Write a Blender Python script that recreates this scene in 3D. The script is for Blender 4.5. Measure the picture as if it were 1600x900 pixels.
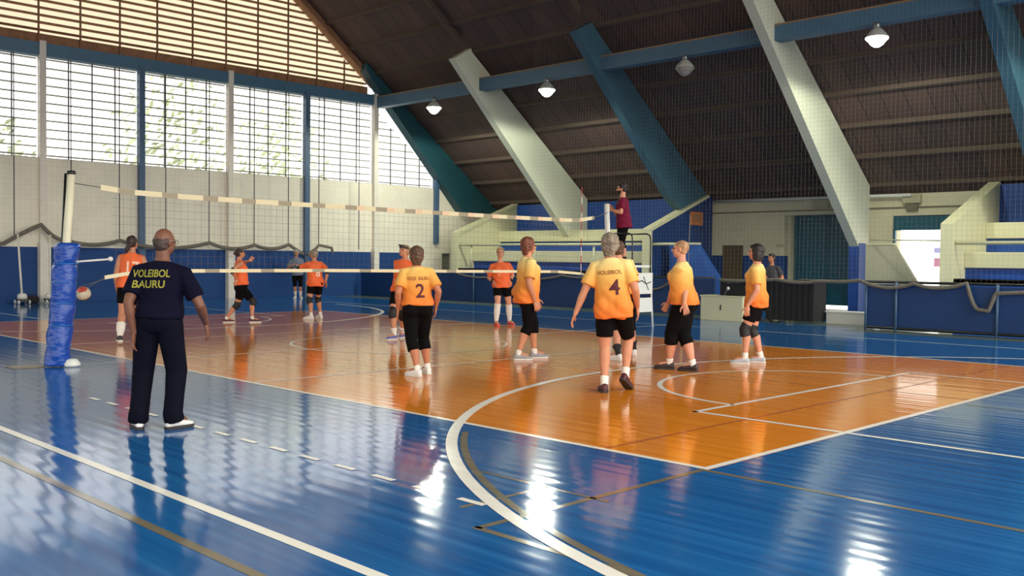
import bpy, bmesh, math, random
from mathutils import Vector, Matrix
from mathutils.bvhtree import BVHTree
random.seed(7)
for _o in list(bpy.data.objects): bpy.data.objects.remove(_o, do_unlink=True)
SC = bpy.context.scene
COL = SC.collection
PI = math.pi

# ------------------------------------------------------------------ camera
cam_d = bpy.data.cameras.new('camera'); cam = bpy.data.objects.new('camera', cam_d); COL.objects.link(cam)
cam_d.sensor_width = 36.0; cam_d.lens = 1511.86/1600*36.0; cam_d.clip_start = .05; cam_d.clip_end = 300
CY, CP, CR = 2.35482035, -0.0299429655, 0.0109707325
_f = Vector((math.cos(CY)*math.cos(CP), math.sin(CY)*math.cos(CP), math.sin(CP)))
_r = Vector((math.sin(CY), -math.cos(CY), 0)); _u = _r.cross(_f)
_rr = math.cos(CR)*_r+math.sin(CR)*_u; _uu = -math.sin(CR)*_r+math.cos(CR)*_u
M = Matrix.Identity(4)
for i in range(3): M[i][0] = _rr[i]; M[i][1] = _uu[i]; M[i][2] = -_f[i]
M[0][3], M[1][3], M[2][3] = 12.666, -10.0785, 1.4192
cam.matrix_world = M
SC.camera = cam

# ------------------------------------------------------------------ sky, exposure, large lights
SKY_BASE, SKY_SIDE, GROUND = 1.9, 1.5, .25
LAMP_W = 520
w = bpy.data.worlds.new('sky'); SC.world = w; w.use_nodes = True
nt = w.node_tree; nt.nodes.clear()
wo = nt.nodes.new('ShaderNodeOutputWorld'); bg = nt.nodes.new('ShaderNodeBackground')
tc = nt.nodes.new('ShaderNodeTexCoord'); dp = nt.nodes.new('ShaderNodeVectorMath'); dp.operation = 'DOT_PRODUCT'
dp.inputs[1].default_value = (.90, -.25, .35)
mx = nt.nodes.new('ShaderNodeMath'); mx.operation = 'MAXIMUM'; mx.inputs[1].default_value = 0
ma = nt.nodes.new('ShaderNodeMath'); ma.operation = 'MULTIPLY_ADD'; ma.inputs[1].default_value = SKY_SIDE; ma.inputs[2].default_value = SKY_BASE
nt.links.new(tc.outputs['Generated'], dp.inputs[0]); nt.links.new(dp.outputs['Value'], mx.inputs[0])
nt.links.new(mx.outputs[0], ma.inputs[0])
sz = nt.nodes.new('ShaderNodeSeparateXYZ'); nt.links.new(tc.outputs['Generated'], sz.inputs[0])
hz = nt.nodes.new('ShaderNodeMapRange'); hz.inputs['From Min'].default_value = -.06; hz.inputs['From Max'].default_value = .0
hz.inputs['To Min'].default_value = GROUND; hz.inputs['To Max'].default_value = 1.0; nt.links.new(sz.outputs['Z'], hz.inputs['Value'])
mg = nt.nodes.new('ShaderNodeMath'); mg.operation = 'MULTIPLY'; nt.links.new(ma.outputs[0], mg.inputs[0]); nt.links.new(hz.outputs[0], mg.inputs[1])
nt.links.new(mg.outputs[0], bg.inputs['Strength'])
bg.inputs['Color'].default_value = (1.0, .975, .92, 1)
nt.links.new(bg.outputs[0], wo.inputs['Surface'])

sun_d = bpy.data.lights.new('sun', 'SUN'); sun_d.energy = 7.0; sun_d.angle = math.radians(3); sun_d.color = (1, .96, .88)
sun_o = bpy.data.objects.new('sun', sun_d); COL.objects.link(sun_o); sun_o.location = (0, -40, 50)
sun_o.rotation_euler = Vector((0, .57, -.82)).to_track_quat('-Z', 'Y').to_euler()
def portal(name, loc, rot, sx, sy):
    l = bpy.data.lights.new(name, 'AREA'); l.shape = 'RECTANGLE'; l.size = sx; l.size_y = sy
    l.cycles.is_portal = True
    o = bpy.data.objects.new(name, l); o.location = loc; o.rotation_euler = rot; COL.objects.link(o)
portal('portal_far_end', (17.0, 0, 9.3), (0, PI/2, 0), 10, 34)
portal('portal_near_side', (0, -18.3, 2.6), (PI/2, 0, PI), 33, 2.0)
portal('portal_windows', (-17.45, 0, 9.0), (0, -PI/2, 0), 9.6, 32)

vs = SC.view_settings
vs.view_transform = 'Standard'
try: vs.look = 'None'
except Exception: pass
vs.exposure = 0.35; vs.gamma = 1.0; vs.use_curve_mapping = False

# ------------------------------------------------------------------ materials
def srgb(r, g, b):
    f = lambda c: (c/255/12.92) if c/255 <= .04045 else ((c/255+.055)/1.055)**2.4
    return (f(r), f(g), f(b), 1)
MATS = {}
def mat(name, col, rough=.6, spec=.5, metal=0, noise=0, nscale=6, bump=0, bscale=40, emit=None, es=0, stretch=None, coat=0):
    if name in MATS: return MATS[name]
    m = bpy.data.materials.new(name); m.use_nodes = True; n = m.node_tree; b = n.nodes['Principled BSDF']
    b.inputs['Base Color'].default_value = col; b.inputs['Roughness'].default_value = rough
    b.inputs['Specular IOR Level'].default_value = spec; b.inputs['Metallic'].default_value = metal
    b.inputs['Coat Weight'].default_value = coat
    if noise or bump:
        t = n.nodes.new('ShaderNodeTexCoord'); mp = n.nodes.new('ShaderNodeMapping'); n.links.new(t.outputs['Object'], mp.inputs[0])
        if stretch: mp.inputs['Scale'].default_value = stretch
    if noise:
        x = n.nodes.new('ShaderNodeTexNoise'); x.inputs['Scale'].default_value = nscale; x.inputs['Detail'].default_value = 5
        n.links.new(mp.outputs[0], x.inputs['Vector'])
        r = n.nodes.new('ShaderNodeValToRGB')
        r.color_ramp.elements[0].position = .3; r.color_ramp.elements[1].position = .7
        r.color_ramp.elements[0].color = tuple(c*(1-noise) for c in col[:3])+(1,)
        r.color_ramp.elements[1].color = tuple(min(1, c*(1+noise)) for c in col[:3])+(1,)
        n.links.new(x.outputs['Fac'], r.inputs[0]); n.links.new(r.outputs[0], b.inputs['Base Color'])
    if bump:
        x = n.nodes.new('ShaderNodeTexNoise'); x.inputs['Scale'].default_value = bscale; x.inputs['Detail'].default_value = 3
        n.links.new(mp.outputs[0], x.inputs['Vector'])
        bp = n.nodes.new('ShaderNodeBump'); bp.inputs['Strength'].default_value = 1; bp.inputs['Distance'].default_value = bump
        n.links.new(x.outputs['Fac'], bp.inputs['Height']); n.links.new(bp.outputs[0], b.inputs['Normal'])
    if emit:
        b.inputs['Emission Color'].default_value = emit; b.inputs['Emission Strength'].default_value = es
    MATS[name] = m
    return m

def floor_mat(name, c1, c2, rough=.10):
    """painted and varnished boards that run along x, slightly cupped"""
    m = bpy.data.materials.new(name); m.use_nodes = True; n = m.node_tree; b = n.nodes['Principled BSDF']; L = n.links.new
    t = n.nodes.new('ShaderNodeTexCoord')
    mp = n.nodes.new('ShaderNodeMapping'); mp.inputs['Scale'].default_value = (.35, 13.0, 1); L(t.outputs['Object'], mp.inputs[0])
    x = n.nodes.new('ShaderNodeTexNoise'); x.inputs['Scale'].default_value = 1.0; x.inputs['Detail'].default_value = 2; L(mp.outputs[0], x.inputs['Vector'])
    r = n.nodes.new('ShaderNodeValToRGB'); r.color_ramp.elements[0].position = .35; r.color_ramp.elements[1].position = .68
    r.color_ramp.elements[0].color = c1; r.color_ramp.elements[1].color = c2
    L(x.outputs['Fac'], r.inputs[0]); L(r.outputs[0], b.inputs['Base Color'])
    # broad undulation of the boards + cupping of each board
    mp2 = n.nodes.new('ShaderNodeMapping'); mp2.inputs['Scale'].default_value = (.5, 5.5, 1); L(t.outputs['Object'], mp2.inputs[0])
    x2 = n.nodes.new('ShaderNodeTexNoise'); x2.inputs['Scale'].default_value = 1.0; x2.inputs['Detail'].default_value = 1.5; L(mp2.outputs[0], x2.inputs['Vector'])
    bp = n.nodes.new('ShaderNodeBump'); bp.inputs['Strength'].default_value = 1; bp.inputs['Distance'].default_value = .0022; L(x2.outputs['Fac'], bp.inputs['Height'])
    wv = n.nodes.new('ShaderNodeTexWave'); wv.bands_direction = 'Y'; wv.inputs['Scale'].default_value = 2.2; wv.inputs['Distortion'].default_value = .25
    L(t.outputs['Object'], wv.inputs['Vector'])
    bp2 = n.nodes.new('ShaderNodeBump'); bp2.inputs['Strength'].default_value = 1; bp2.inputs['Distance'].default_value = .00035
    L(wv.outputs['Fac'], bp2.inputs['Height']); L(bp.outputs[0], bp2.inputs['Normal']); L(bp2.outputs[0], b.inputs['Normal'])
    b.inputs['Roughness'].default_value = rough; b.inputs['Specular IOR Level'].default_value = .38; b.inputs['IOR'].default_value = 1.45
    MATS[name] = m
    return m

M_blue = floor_mat('floor_blue_paint', srgb(22, 88, 152), srgb(36, 108, 172))
M_orange = floor_mat('floor_orange_paint', srgb(226, 130, 28), srgb(242, 150, 42))
M_line = floor_mat('floor_white_line', srgb(246, 240, 226), srgb(252, 248, 238), .2)
M_tan = floor_mat('floor_tan_line', srgb(112, 104, 88), srgb(126, 116, 96), .14)
M_dkline = floor_mat('floor_brown_line', srgb(196, 108, 48), srgb(190, 104, 46), .14)
M_apron = floor_mat('floor_apron', srgb(86, 98, 88), srgb(98, 108, 96), .22)

def wall_mat(name, c, mortar=.86, sx=.4, sy=.2):
    m = bpy.data.materials.new(name); m.use_nodes = True; n = m.node_tree; b = n.nodes['Principled BSDF']; L = n.links.new
    t = n.nodes.new('ShaderNodeTexCoord'); sp = n.nodes.new('ShaderNodeSeparateXYZ'); L(t.outputs['Object'], sp.inputs[0])
    ad = n.nodes.new('ShaderNodeMath'); L(sp.outputs['X'], ad.inputs[0]); L(sp.outputs['Y'], ad.inputs[1])
    cb = n.nodes.new('ShaderNodeCombineXYZ'); L(ad.outputs[0], cb.inputs['X']); L(sp.outputs['Z'], cb.inputs['Y'])
    br = n.nodes.new('ShaderNodeTexBrick'); L(cb.outputs[0], br.inputs['Vector'])
    br.inputs['Scale'].default_value = 1; br.inputs['Brick Width'].default_value = sx; br.inputs['Row Height'].default_value = sy
    br.inputs['Mortar Size'].default_value = .006; br.inputs['Mortar Smooth'].default_value = .3
    br.inputs['Color1'].default_value = c; br.inputs['Color2'].default_value = tuple(v*.975 for v in c[:3])+(1,)
    br.inputs['Mortar'].default_value = tuple(v*mortar for v in c[:3])+(1,)
    no = n.nodes.new('ShaderNodeTexNoise'); no.inputs['Scale'].default_value = 1.3; no.inputs['Detail'].default_value = 5; L(t.outputs['Object'], no.inputs['Vector'])
    mr = n.nodes.new('ShaderNodeMapRange'); mr.inputs['To Min'].default_value = .86; mr.inputs['To Max'].default_value = 1.08; L(no.outputs['Fac'], mr.inputs['Value'])
    ml = n.nodes.new('ShaderNodeVectorMath'); ml.operation = 'MULTIPLY'; L(br.outputs['Color'], ml.inputs[0]); L(mr.outputs[0], ml.inputs[1])
    L(ml.outputs[0], b.inputs['Base Color']); b.inputs['Roughness'].default_value = .7
    bp = n.nodes.new('ShaderNodeBump'); bp.inputs['Distance'].default_value = .004; bp.inputs['Strength'].default_value = .6; bp.invert = True
    L(br.outputs['Fac'], bp.inputs['Height']); L(bp.outputs[0], b.inputs['Normal'])
    MATS[name] = m
    return m
M_wall = wall_mat('wall_block_cream', srgb(246, 236, 214), .93)
M_dado = wall_mat('wall_block_blue', srgb(8, 62, 122), .8)
M_wallb = wall_mat('wall_block_back', srgb(214, 206, 172), .95)
M_wblue = mat('bleacher_blue', srgb(12, 66, 142), .5, noise=.12, nscale=2)
M_navy = mat('end_wall_navy', srgb(10, 52, 104), .5, noise=.1, nscale=2)
M_ltblue = mat('stair_blue', srgb(34, 86, 160), .5, noise=.08, nscale=2)
M_cream = mat('bleacher_cream', srgb(208, 204, 166), .6, noise=.05, nscale=1.5)
M_ribw = mat('rib_white', srgb(214, 214, 190), .6, noise=.05, nscale=1.2)
M_ribb = mat('rib_blue', srgb(56, 96, 114), .55, noise=.08, nscale=1.5)
M_teal = mat('rib_teal', srgb(30, 78, 88), .55, noise=.08, nscale=1.5)
M_beam = mat('beam_blue', srgb(72, 110, 134), .5, noise=.06, nscale=2)
M_beamtop = mat('beam_bare_edge', srgb(150, 120, 86), .7)
M_postw = mat('post_white', srgb(232, 222, 206), .5, noise=.04)
M_postb = mat('post_blue', srgb(70, 98, 128), .5, noise=.06)
M_brown = mat('louver_brown', srgb(150, 106, 74), .7, noise=.25, nscale=5)
M_fin = mat('louver_fin', srgb(186, 182, 170), .6)
M_mull = mat('mullion_grey', srgb(120, 120, 118), .5)
M_tealdoor = mat('door_teal', srgb(18, 86, 104), .45, noise=.06)
M_browndoor = mat('door_brown', srgb(96, 80, 56), .5, noise=.08)
M_greydoor = mat('door_grey', srgb(120, 120, 104), .5)
M_black = mat('black_cloth', srgb(26, 24, 26), .8, noise=.2, nscale=8)
M_blackm = mat('black_metal', srgb(24, 26, 28), .4)
M_whitep = mat('white_paint', srgb(224, 222, 214), .45)
M_steel = mat('steel', srgb(150, 152, 152), .35, metal=.8)
M_pole = mat('pole_cream', srgb(222, 214, 184), .4)
M_pad = mat('pad_blue_vinyl', srgb(8, 66, 158), .28, noise=.06, nscale=5, bump=.03, bscale=5, stretch=(.7, .7, 1.6))
M_padtie = mat('pad_tie', srgb(20, 92, 170), .3)
M_tape = mat('net_tape_cream', srgb(222, 210, 172), .6)
M_tapelogo = mat('net_tape_print', srgb(156, 146, 122), .6)
M_tapebeige = mat('net_tape_pink', srgb(226, 196, 160), .6)
M_string = mat('net_string', srgb(96, 92, 84), .7)
M_safety = mat('safety_net_string', srgb(140, 128, 112), .8)
M_rope = mat('gathered_net', srgb(112, 104, 92), .8, noise=.25, nscale=25)
M_ropedk = mat('rope_dark', srgb(80, 78, 76), .8)
M_red = mat('antenna_red', srgb(190, 40, 40), .4)
M_beige = mat('fixture_beige', srgb(176, 170, 138), .5)
M_dkbeige = mat('fixture_dark_beige', srgb(110, 106, 84), .5)  # darker beige for the battery box and the thin line along the wall
M_sign = mat('sign_orange', srgb(190, 110, 60), .5)
M_signin = mat('sign_inner', srgb(150, 104, 70), .5)
M_reflector = mat('lamp_reflector', srgb(206, 204, 196), .35, metal=.3)
M_lampoff = mat('lamp_glass_unlit', srgb(160, 150, 140), .3)
M_lamp = mat('lamp_glow', (1, 1, 1, 1), .3, emit=(.93, 1, .86, 1), es=7)
M_leaf = mat('leaves', srgb(196, 208, 170), .6, noise=.2, nscale=2)
M_bark = mat('bark', srgb(110, 92, 74), .8)
M_ground = mat('outside_paving', srgb(190, 188, 180), .8)
M_outwall = mat('outside_wall', srgb(236, 236, 234), .7)
M_pink = mat('outside_panel_pink', srgb(104, 66, 84), .6)
M_lav = mat('outside_panel_lavender', srgb(88, 90, 124), .6)

def roof_mat():
    m = bpy.data.materials.new('roof_boards'); m.use_nodes = True; n = m.node_tree; b = n.nodes['Principled BSDF']; L = n.links.new
    t = n.nodes.new('ShaderNodeTexCoord')
    br = n.nodes.new('ShaderNodeTexBrick'); L(t.outputs['Object'], br.inputs['Vector']); br.inputs['Scale'].default_value = 1
    br.inputs['Brick Width'].default_value = .62; br.inputs['Row Height'].default_value = 1.0; br.inputs['Mortar Size'].default_value = .012
    br.inputs['Color1'].default_value = srgb(92, 70, 62); br.inputs['Color2'].default_value = srgb(78, 61, 55); br.inputs['Mortar'].default_value = srgb(42, 33, 30)
    br.offset = 0
    no = n.nodes.new('ShaderNodeTexNoise'); no.inputs['Scale'].default_value = .9; no.inputs['Detail'].default_value = 4; L(t.outputs['Object'], no.inputs['Vector'])
    mr = n.nodes.new('ShaderNodeMapRange'); mr.inputs['To Min'].default_value = .75; mr.inputs['To Max'].default_value = 1.2; L(no.outputs['Fac'], mr.inputs['Value'])
    ml = n.nodes.new('ShaderNodeVectorMath'); ml.operation = 'MULTIPLY'; L(br.outputs['Color'], ml.inputs[0]); L(mr.outputs[0], ml.inputs[1])
    L(ml.outputs[0], b.inputs['Base Color']); b.inputs['Roughness'].default_value = .85
    MATS['roof_boards'] = m
    return m
M_roof = roof_mat()
M_purlin = mat('purlin', srgb(84, 68, 57), .8)

def translucent(name, c):
    m = bpy.data.materials.new(name); m.use_nodes = True; n = m.node_tree
    t = n.nodes.new('ShaderNodeBsdfTranslucent'); t.inputs['Color'].default_value = c
    n.links.new(t.outputs[0], n.nodes['Material Output'].inputs['Surface'])
    return m
M_panel = translucent('translucent_sheet', (.66, .58, .43, 1))

# ------------------------------------------------------------------ mesh helpers
class MB:
    def __init__(s): s.v = []; s.f = []; s.mi = []; s.sm = []
    def add(s, vs, fs, mi=0, smooth=False):
        o = len(s.v); s.v += [tuple(v) for v in vs]
        for f in fs: s.f.append(tuple(i+o for i in f)); s.mi.append(mi); s.sm.append(smooth)
        return s
    def box(s, x0, x1, y0, y1, z0, z1, mi=0):
        return s.add([(x0,y0,z0),(x1,y0,z0),(x1,y1,z0),(x0,y1,z0),(x0,y0,z1),(x1,y0,z1),(x1,y1,z1),(x0,y1,z1)],
              [(0,3,2,1),(4,5,6,7),(0,1,5,4),(1,2,6,5),(2,3,7,6),(3,0,4,7)], mi)
    def quad(s, a, b, c, d, mi=0): return s.add([a,b,c,d], [(0,1,2,3)], mi)
    def prism(s, poly, axis, a, b, mi=0, mib=None):
        """poly in the two other axes, extruded along axis from a to b (a<b)"""
        def P(p, t):
            if axis == 0: return (t, p[0], p[1])
            if axis == 1: return (p[0], t, p[1])
            return (p[0], p[1], t)
        n = len(poly); vs = [P(p, a) for p in poly]+[P(p, b) for p in poly]
        s.add(vs, [tuple(range(n))[::-1], tuple(range(n, 2*n))], mi)
        s.add(vs, [(i, (i+1)%n, n+(i+1)%n, n+i) for i in range(n)], mi if mib is None else mib)
        return s
    def bar(s, p, q, r, n=6, mi=0, r2=None, caps=True):
        p = Vector(p); q = Vector(q); d = q-p
        if d.length < 1e-6: return s
        d.normalize(); a = d.orthogonal().normalized(); c = d.cross(a); r2 = r if r2 is None else r2
        vs = [p+(a*math.cos(2*PI*i/n)+c*math.sin(2*PI*i/n))*r for i in range(n)]+[q+(a*math.cos(2*PI*i/n)+c*math.sin(2*PI*i/n))*r2 for i in range(n)]
        fs = [(i,(i+1)%n,n+(i+1)%n,n+i) for i in range(n)]
        s.add(vs, fs, mi, n > 4)
        if caps: s.add(vs, [tuple(range(n))[::-1], tuple(range(n, 2*n))], mi)
        return s
    def tube(s, pts, r, n=6, mi=0, caps=True):
        pts = [Vector(p) for p in pts]; R = r if isinstance(r, (list, tuple)) else [r]*len(pts)
        vs = []; prev = None
        for i, p in enumerate(pts):
            d = (pts[min(i+1, len(pts)-1)]-pts[max(i-1, 0)]).normalized()
            a = d.orthogonal().normalized() if prev is None else (prev-d*prev.dot(d)).normalized()
            prev = a; c = d.cross(a)
            vs += [p+(a*math.cos(2*PI*k/n)+c*math.sin(2*PI*k/n))*R[i] for k in range(n)]
        fs = [(i*n+k, i*n+(k+1)%n, (i+1)*n+(k+1)%n, (i+1)*n+k) for i in range(len(pts)-1) for k in range(n)]
        s.add(vs, fs, mi, True)
        if caps: s.add(vs, [tuple(range(n))[::-1], tuple(range(len(vs)-n, len(vs)))], mi)
        return s
    def lathe(s, prof, c, n=24, mi=0, smooth=True):
        vs = []
        for (r, z) in prof: vs += [(c[0]+r*math.cos(2*PI*k/n), c[1]+r*math.sin(2*PI*k/n), c[2]+z) for k in range(n)]
        fs = [(i*n+k, i*n+(k+1)%n, (i+1)*n+(k+1)%n, (i+1)*n+k) for i in range(len(prof)-1) for k in range(n)]
        s.add(vs, fs, mi, smooth)
        if prof[0][0] > 1e-4: s.add(vs, [tuple(range(n))[::-1]], mi)
        if prof[-1][0] > 1e-4: s.add(vs, [tuple(range(len(vs)-n, len(vs)))], mi)
        return s
    def ball(s, c, r, mi=0, nu=20, nv=12, face_mi=None):
        vs = []; rx, ry, rz = (r if isinstance(r, (tuple, list)) else (r, r, r))
        for j in range(nv+1):
            th = PI*j/nv
            for i in range(nu):
                ph = 2*PI*i/nu; vs.append((c[0]+rx*math.sin(th)*math.cos(ph), c[1]+ry*math.sin(th)*math.sin(ph), c[2]+rz*math.cos(th)))
        o = len(s.v); s.v += vs
        for j in range(nv):
            for i in range(nu):
                f = (j*nu+i, (j+1)*nu+i, (j+1)*nu+(i+1)%nu, j*nu+(i+1)%nu)
                s.f.append(tuple(k+o for k in f)); s.mi.append(face_mi(j, i) if face_mi else mi); s.sm.append(True)
        return s
    def build(s, name, mats, parent=None, bevel=0, loc=None):
        me = bpy.data.meshes.new(name); me.from_pydata(s.v, [], s.f); 
        if not isinstance(mats, (list, tuple)): mats = [mats]
        for m in mats: me.materials.append(m)
        for p, i, sm in zip(me.polygons, s.mi, s.sm): p.material_index = i; p.use_smooth = sm
        bm = bmesh.new(); bm.from_mesh(me); bmesh.ops.remove_doubles(bm, verts=bm.verts, dist=1e-5)
        bmesh.ops.recalc_face_normals(bm, faces=bm.faces)
        if bevel: bmesh.ops.bevel(bm, geom=[e for e in bm.edges if e.is_manifold and e.calc_face_angle(0) > .6], offset=bevel, segments=2, affect='EDGES', profile=.5)
        bm.to_mesh(me); bm.free(); me.update()
        o = bpy.data.objects.new(name, me); COL.objects.link(o)
        if parent: o.parent = parent
        if loc: o.location = loc
        return o
def tag(o, label, cat, group=None, kind=None):
    o['label'] = label; o['category'] = cat
    if group: o['group'] = group
    if kind: o['kind'] = kind
    return o
def struct(o, label=None):
    o['kind'] = 'structure'
    if label: o['label'] = label
    return o
def empty(name, loc, label, cat, group=None, rz=0):
    o = bpy.data.objects.new(name, None); COL.objects.link(o); o.location = loc; o.rotation_euler = (0, 0, rz); o.empty_display_size = .2
    return tag(o, label, cat, group)
def plabel(o, l): o['label'] = l; return o

# ------------------------------------------------------------------ FLOOR with the painted court
fl = MB()
X0, X1, Y0, Y1 = -17.4, 17.4, -18.6, 22.0
xs = [X0, -9, 9, X1]; ys = [Y0, -4.5, 4.5, 9.6, 10.0, 11.5, Y1]
for i in range(3):
    for j in range(6):
        m_ = 1 if (i == 1 and j == 1) else (4 if j == 3 and xs[i] >= -9 and False else 0)
        fl.quad((xs[i], ys[j], 0), (xs[i+1], ys[j], 0), (xs[i+1], ys[j+1], 0), (xs[i], ys[j+1], 0), m_)
LZ = [.0012]
def strip(x0, x1, y0, y1, mi=2, z=.0022): fl.quad((x0,y0,z),(x1,y0,z),(x1,y1,z),(x0,y1,z), mi)
def arc(cx, cy, r, a0, a1, wd=.05, mi=2, z=.0022, n=64):
    for k in range(n):
        a = a0+(a1-a0)*k/n; b = a0+(a1-a0)*(k+1)/n; ri, ro = r-wd/2, r+wd/2
        fl.quad((cx+ri*math.cos(a),cy+ri*math.sin(a),z),(cx+ro*math.cos(a),cy+ro*math.sin(a),z),(cx+ro*math.cos(b),cy+ro*math.sin(b),z),(cx+ri*math.cos(b),cy+ri*math.sin(b),z), mi)
# apron strips along the barriers (bare greenish concrete)
strip(3.3, X1, 9.05, 10.0, 4, .0012); strip(-17.0, 3.3, 10.1, 11.5, 4, .0012)
# volleyball court lines
strip(-9, 9, -4.5, -4.44); strip(-9, 9, 4.44, 4.5)
strip(8.94, 9, -4.44, 4.44); strip(-9, -8.94, -4.44, 4.44)
strip(-.025, .025, -5.5, 7.5)
strip(2.95, 3.0, -4.45, 4.45); strip(-3.0, -2.95, -4.45, 4.45)
# basketball lines
strip(-14, 14, -7.5, -7.43); strip(-14, 14, 7.46, 7.51)
arc(0, 0, 1.775, 0, 2*PI, .05, 2, .0026)
for s_ in (1, -1):
    strip(min(7.46*s_, 7.51*s_), max(7.46*s_, 7.52*s_), -2.45, 2.45, 2, .0026)
    for y in (-2.45, 2.42): strip(min(7.46*s_, 13.3*s_), max(7.46*s_, 13.3*s_), y, y+.06, 2, .0026)
    arc(7.5*s_, 0, 1.775, (PI/2 if s_ > 0 else -PI/2), (3*PI/2 if s_ > 0 else PI/2), .06, 2, .0026)
    arc(11.7*s_, -.05, 6.86, (PI/2 if s_ > 0 else -PI/2), (3*PI/2 if s_ > 0 else PI/2), .09, 2, .0032, 96)
# dashed line
for k in range(14): strip(2.98+k*.42, 2.98+k*.42+.22, -6.29, -6.24, 2, .0026)
# older tan lines
strip(9.0, 14, -4.55, -4.50, 3, .0016); strip(8.95, 9.0, -6.62, -4.5, 3, .0016); strip(8.95, 10.2, -6.64, -6.59, 3, .0016)
strip(-14, 14, -7.88, -7.82, 3, .0016)
arc(11.7, -.05, 6.765, PI*1.245, PI*1.5, .055, 3, .0018, 96)
strip(8.0, 9.1, -5.69, -5.66, 3, .0016); strip(8.58, 8.62, -6.4, -5.66, 3, .0016)
strip(8.03, 8.07, -4.45, 4.45, 5, .0016); strip(8.07, 8.95, .44, .48, 5, .0016); strip(8.3, 8.9, 1.44, 1.47, 5, .0016)
strip(9.05, 13, .02, .06, 3, .0016); 
struct(fl.build('floor', [M_blue, M_orange, M_line, M_tan, M_apron, M_dkline]), 'blue gymnasium floor with an orange volleyball court and white lines')

# ------------------------------------------------------------------ END WALL (left of the picture)
XW = -17.1
RZ = lambda y: 17.55-.765*abs(y)          # underside of the roof
wl = MB()
def wl_box(y0, y1, z0, z1, mi): wl.box(XW-.3, XW, y0, y1, z0, z1, mi)
wl_box(-18.4, 13.9, 0, 1.62, 1); wl_box(13.9, 15.72, 0, 1.62, 0); wl_box(16.2, 18.4, 0, 1.62, 0)
wl_box(-18.4, 18.4, 1.62, 3.4, 0)
wl.prism([(-18.5, 3.4), (18.5, 3.4), (17.4, 4.22), (-17.4, 4.22)], 0, XW-.3, XW, 0)
struct(wl.build('wall_left', [M_wall, M_dado]), 'cream block end wall with a blue painted base')
d = MB(); d.box(XW-.25, XW-.08, 15.72, 16.2, 0, 1.62); struct(d.build('door_1', M_greydoor), 'narrow grey door at the corner of the end wall')
# horizontal beam over the windows and the raking gable edge
b = MB(); b.box(XW-.28, XW+.10, -12.6, 12.6, 7.18, 7.55); struct(b.build('trim_1', M_beam), 'blue concrete beam over the window row')
# columns, white and blue in turn
cols = [(-8.8,0),(-5.75,1),(-2.75,1),(.26,0),(3.21,1),(6.25,0),(9.25,1),(12.28,0),(15.33,1)]
cols = [(y, (1 if i % 2 else 0)) for i, (y, _) in enumerate([(-8.8,0),(-5.75,0),(-2.75,0),(.26,0),(3.21,0),(6.25,0),(9.25,0),(12.28,0),(15.33,0)])]
cw = {-8.8:0,-5.75:1,-2.75:1}
for i, y in enumerate([-5.75, -2.75, .26, 3.21, 6.25, 9.25, 12.28, 15.33]):
    blue = i % 2 == 1
    top = min(7.6, RZ(y)-.25) if not blue else min(7.3, RZ(y)-.25)
    c = MB(); c.box(XW-.05, XW+.16, y-.09, y+.09, 0 if y < 15 else 2.0, top)
    if not blue: c.box(XW-.05, XW+.22, y-.12, y+.12, 0, 1.75)
    struct(c.build('trim_%d' % (2+i), M_postb if blue else M_postw), ('blue' if blue else 'white')+' post on the end wall')
# lower louvred windows, one per bay
edges = [-5.75, -2.75, .26, 3.21, 6.25, 9.25, 12.28, 15.33]
wn = 1
for i in range(len(edges)-1):
    ya, yb = edges[i]+.09, edges[i+1]-.09
    wd = MB()
    k = 0; z = 4.30
    while z < 7.15:
        ye = min(yb, (17.55-.35-z)/.765-.9) if i == 6 else yb
        if ye > ya+.1: 
            # tilted fin
            t = .012; dx, dz = .05, .012
            wd.add([(XW-.12-dx,ya,z-dz),(XW-.12+dx,ya,z+dz),(XW-.12+dx,ye,z+dz),(XW-.12-dx,ye,z-dz),
                    (XW-.12-dx,ya,z-dz+t),(XW-.12+dx,ya,z+dz+t),(XW-.12+dx,ye,z+dz+t),(XW-.12-dx,ye,z-dz+t)],
                   [(0,3,2,1),(4,5,6,7),(0,1,5,4),(1,2,6,5),(2,3,7,6),(3,0,4,7)], 0)
        z += .255; k += 1
    for q in range(1, 4):
        y = ya+(yb-ya)*q/4
        zt = min(7.18, 17.55-.9-.765*(y+.3)) if i == 6 else 7.18
        wd.box(XW-.05, XW-.01, y-.018, y+.018, 4.22, zt, 1)
    wd.box(XW-.22, XW-.02, ya, yb, 4.20, 4.235, 1)
    struct(wd.build('window_%d' % wn, [M_fin, M_mull]), 'open louvred window bay in the end wall'); wn += 1
# gable louvre above the beam with a translucent sheet behind brown fins
g = MB()
ytop = lambda z: (17.35-z)/.79
z = 7.60
g.box(XW-.26, XW-.06, -12.2, 12.0, 7.55, 7.84, 0)
z = 7.95
while z < 16.8:
    yy = min(12.0, ytop(z)+.12)
    t = .014; dx, dz = .05, .022
    g.add([(XW-.13-dx,-yy,z-dz),(XW-.13+dx,-yy,z+dz),(XW-.13+dx,yy,z+dz),(XW-.13-dx,yy,z-dz),
           (XW-.13-dx,-yy,z-dz+t),(XW-.13+dx,-yy,z+dz+t),(XW-.13+dx,yy,z+dz+t),(XW-.13-dx,yy,z-dz+t)],
          [(0,3,2,1),(4,5,6,7),(0,1,5,4),(1,2,6,5),(2,3,7,6),(3,0,4,7)], 0)
    z += .215
for k in range(-10, 11):
    y = .2+k*1.19
    if abs(y) > 11.6: continue
    g.box(XW-.04, XW+.0, y-.025, y+.025, 7.55, 17.3-.79*abs(y), 0)
g.add([(XW-.24,-11.95,7.55),(XW-.24,11.95,7.55),(XW-.24,11.95,8.25),(XW-.24,0,17.7),(XW-.24,-11.95,8.25)], [(0,1,2,3,4)], 1)
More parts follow.
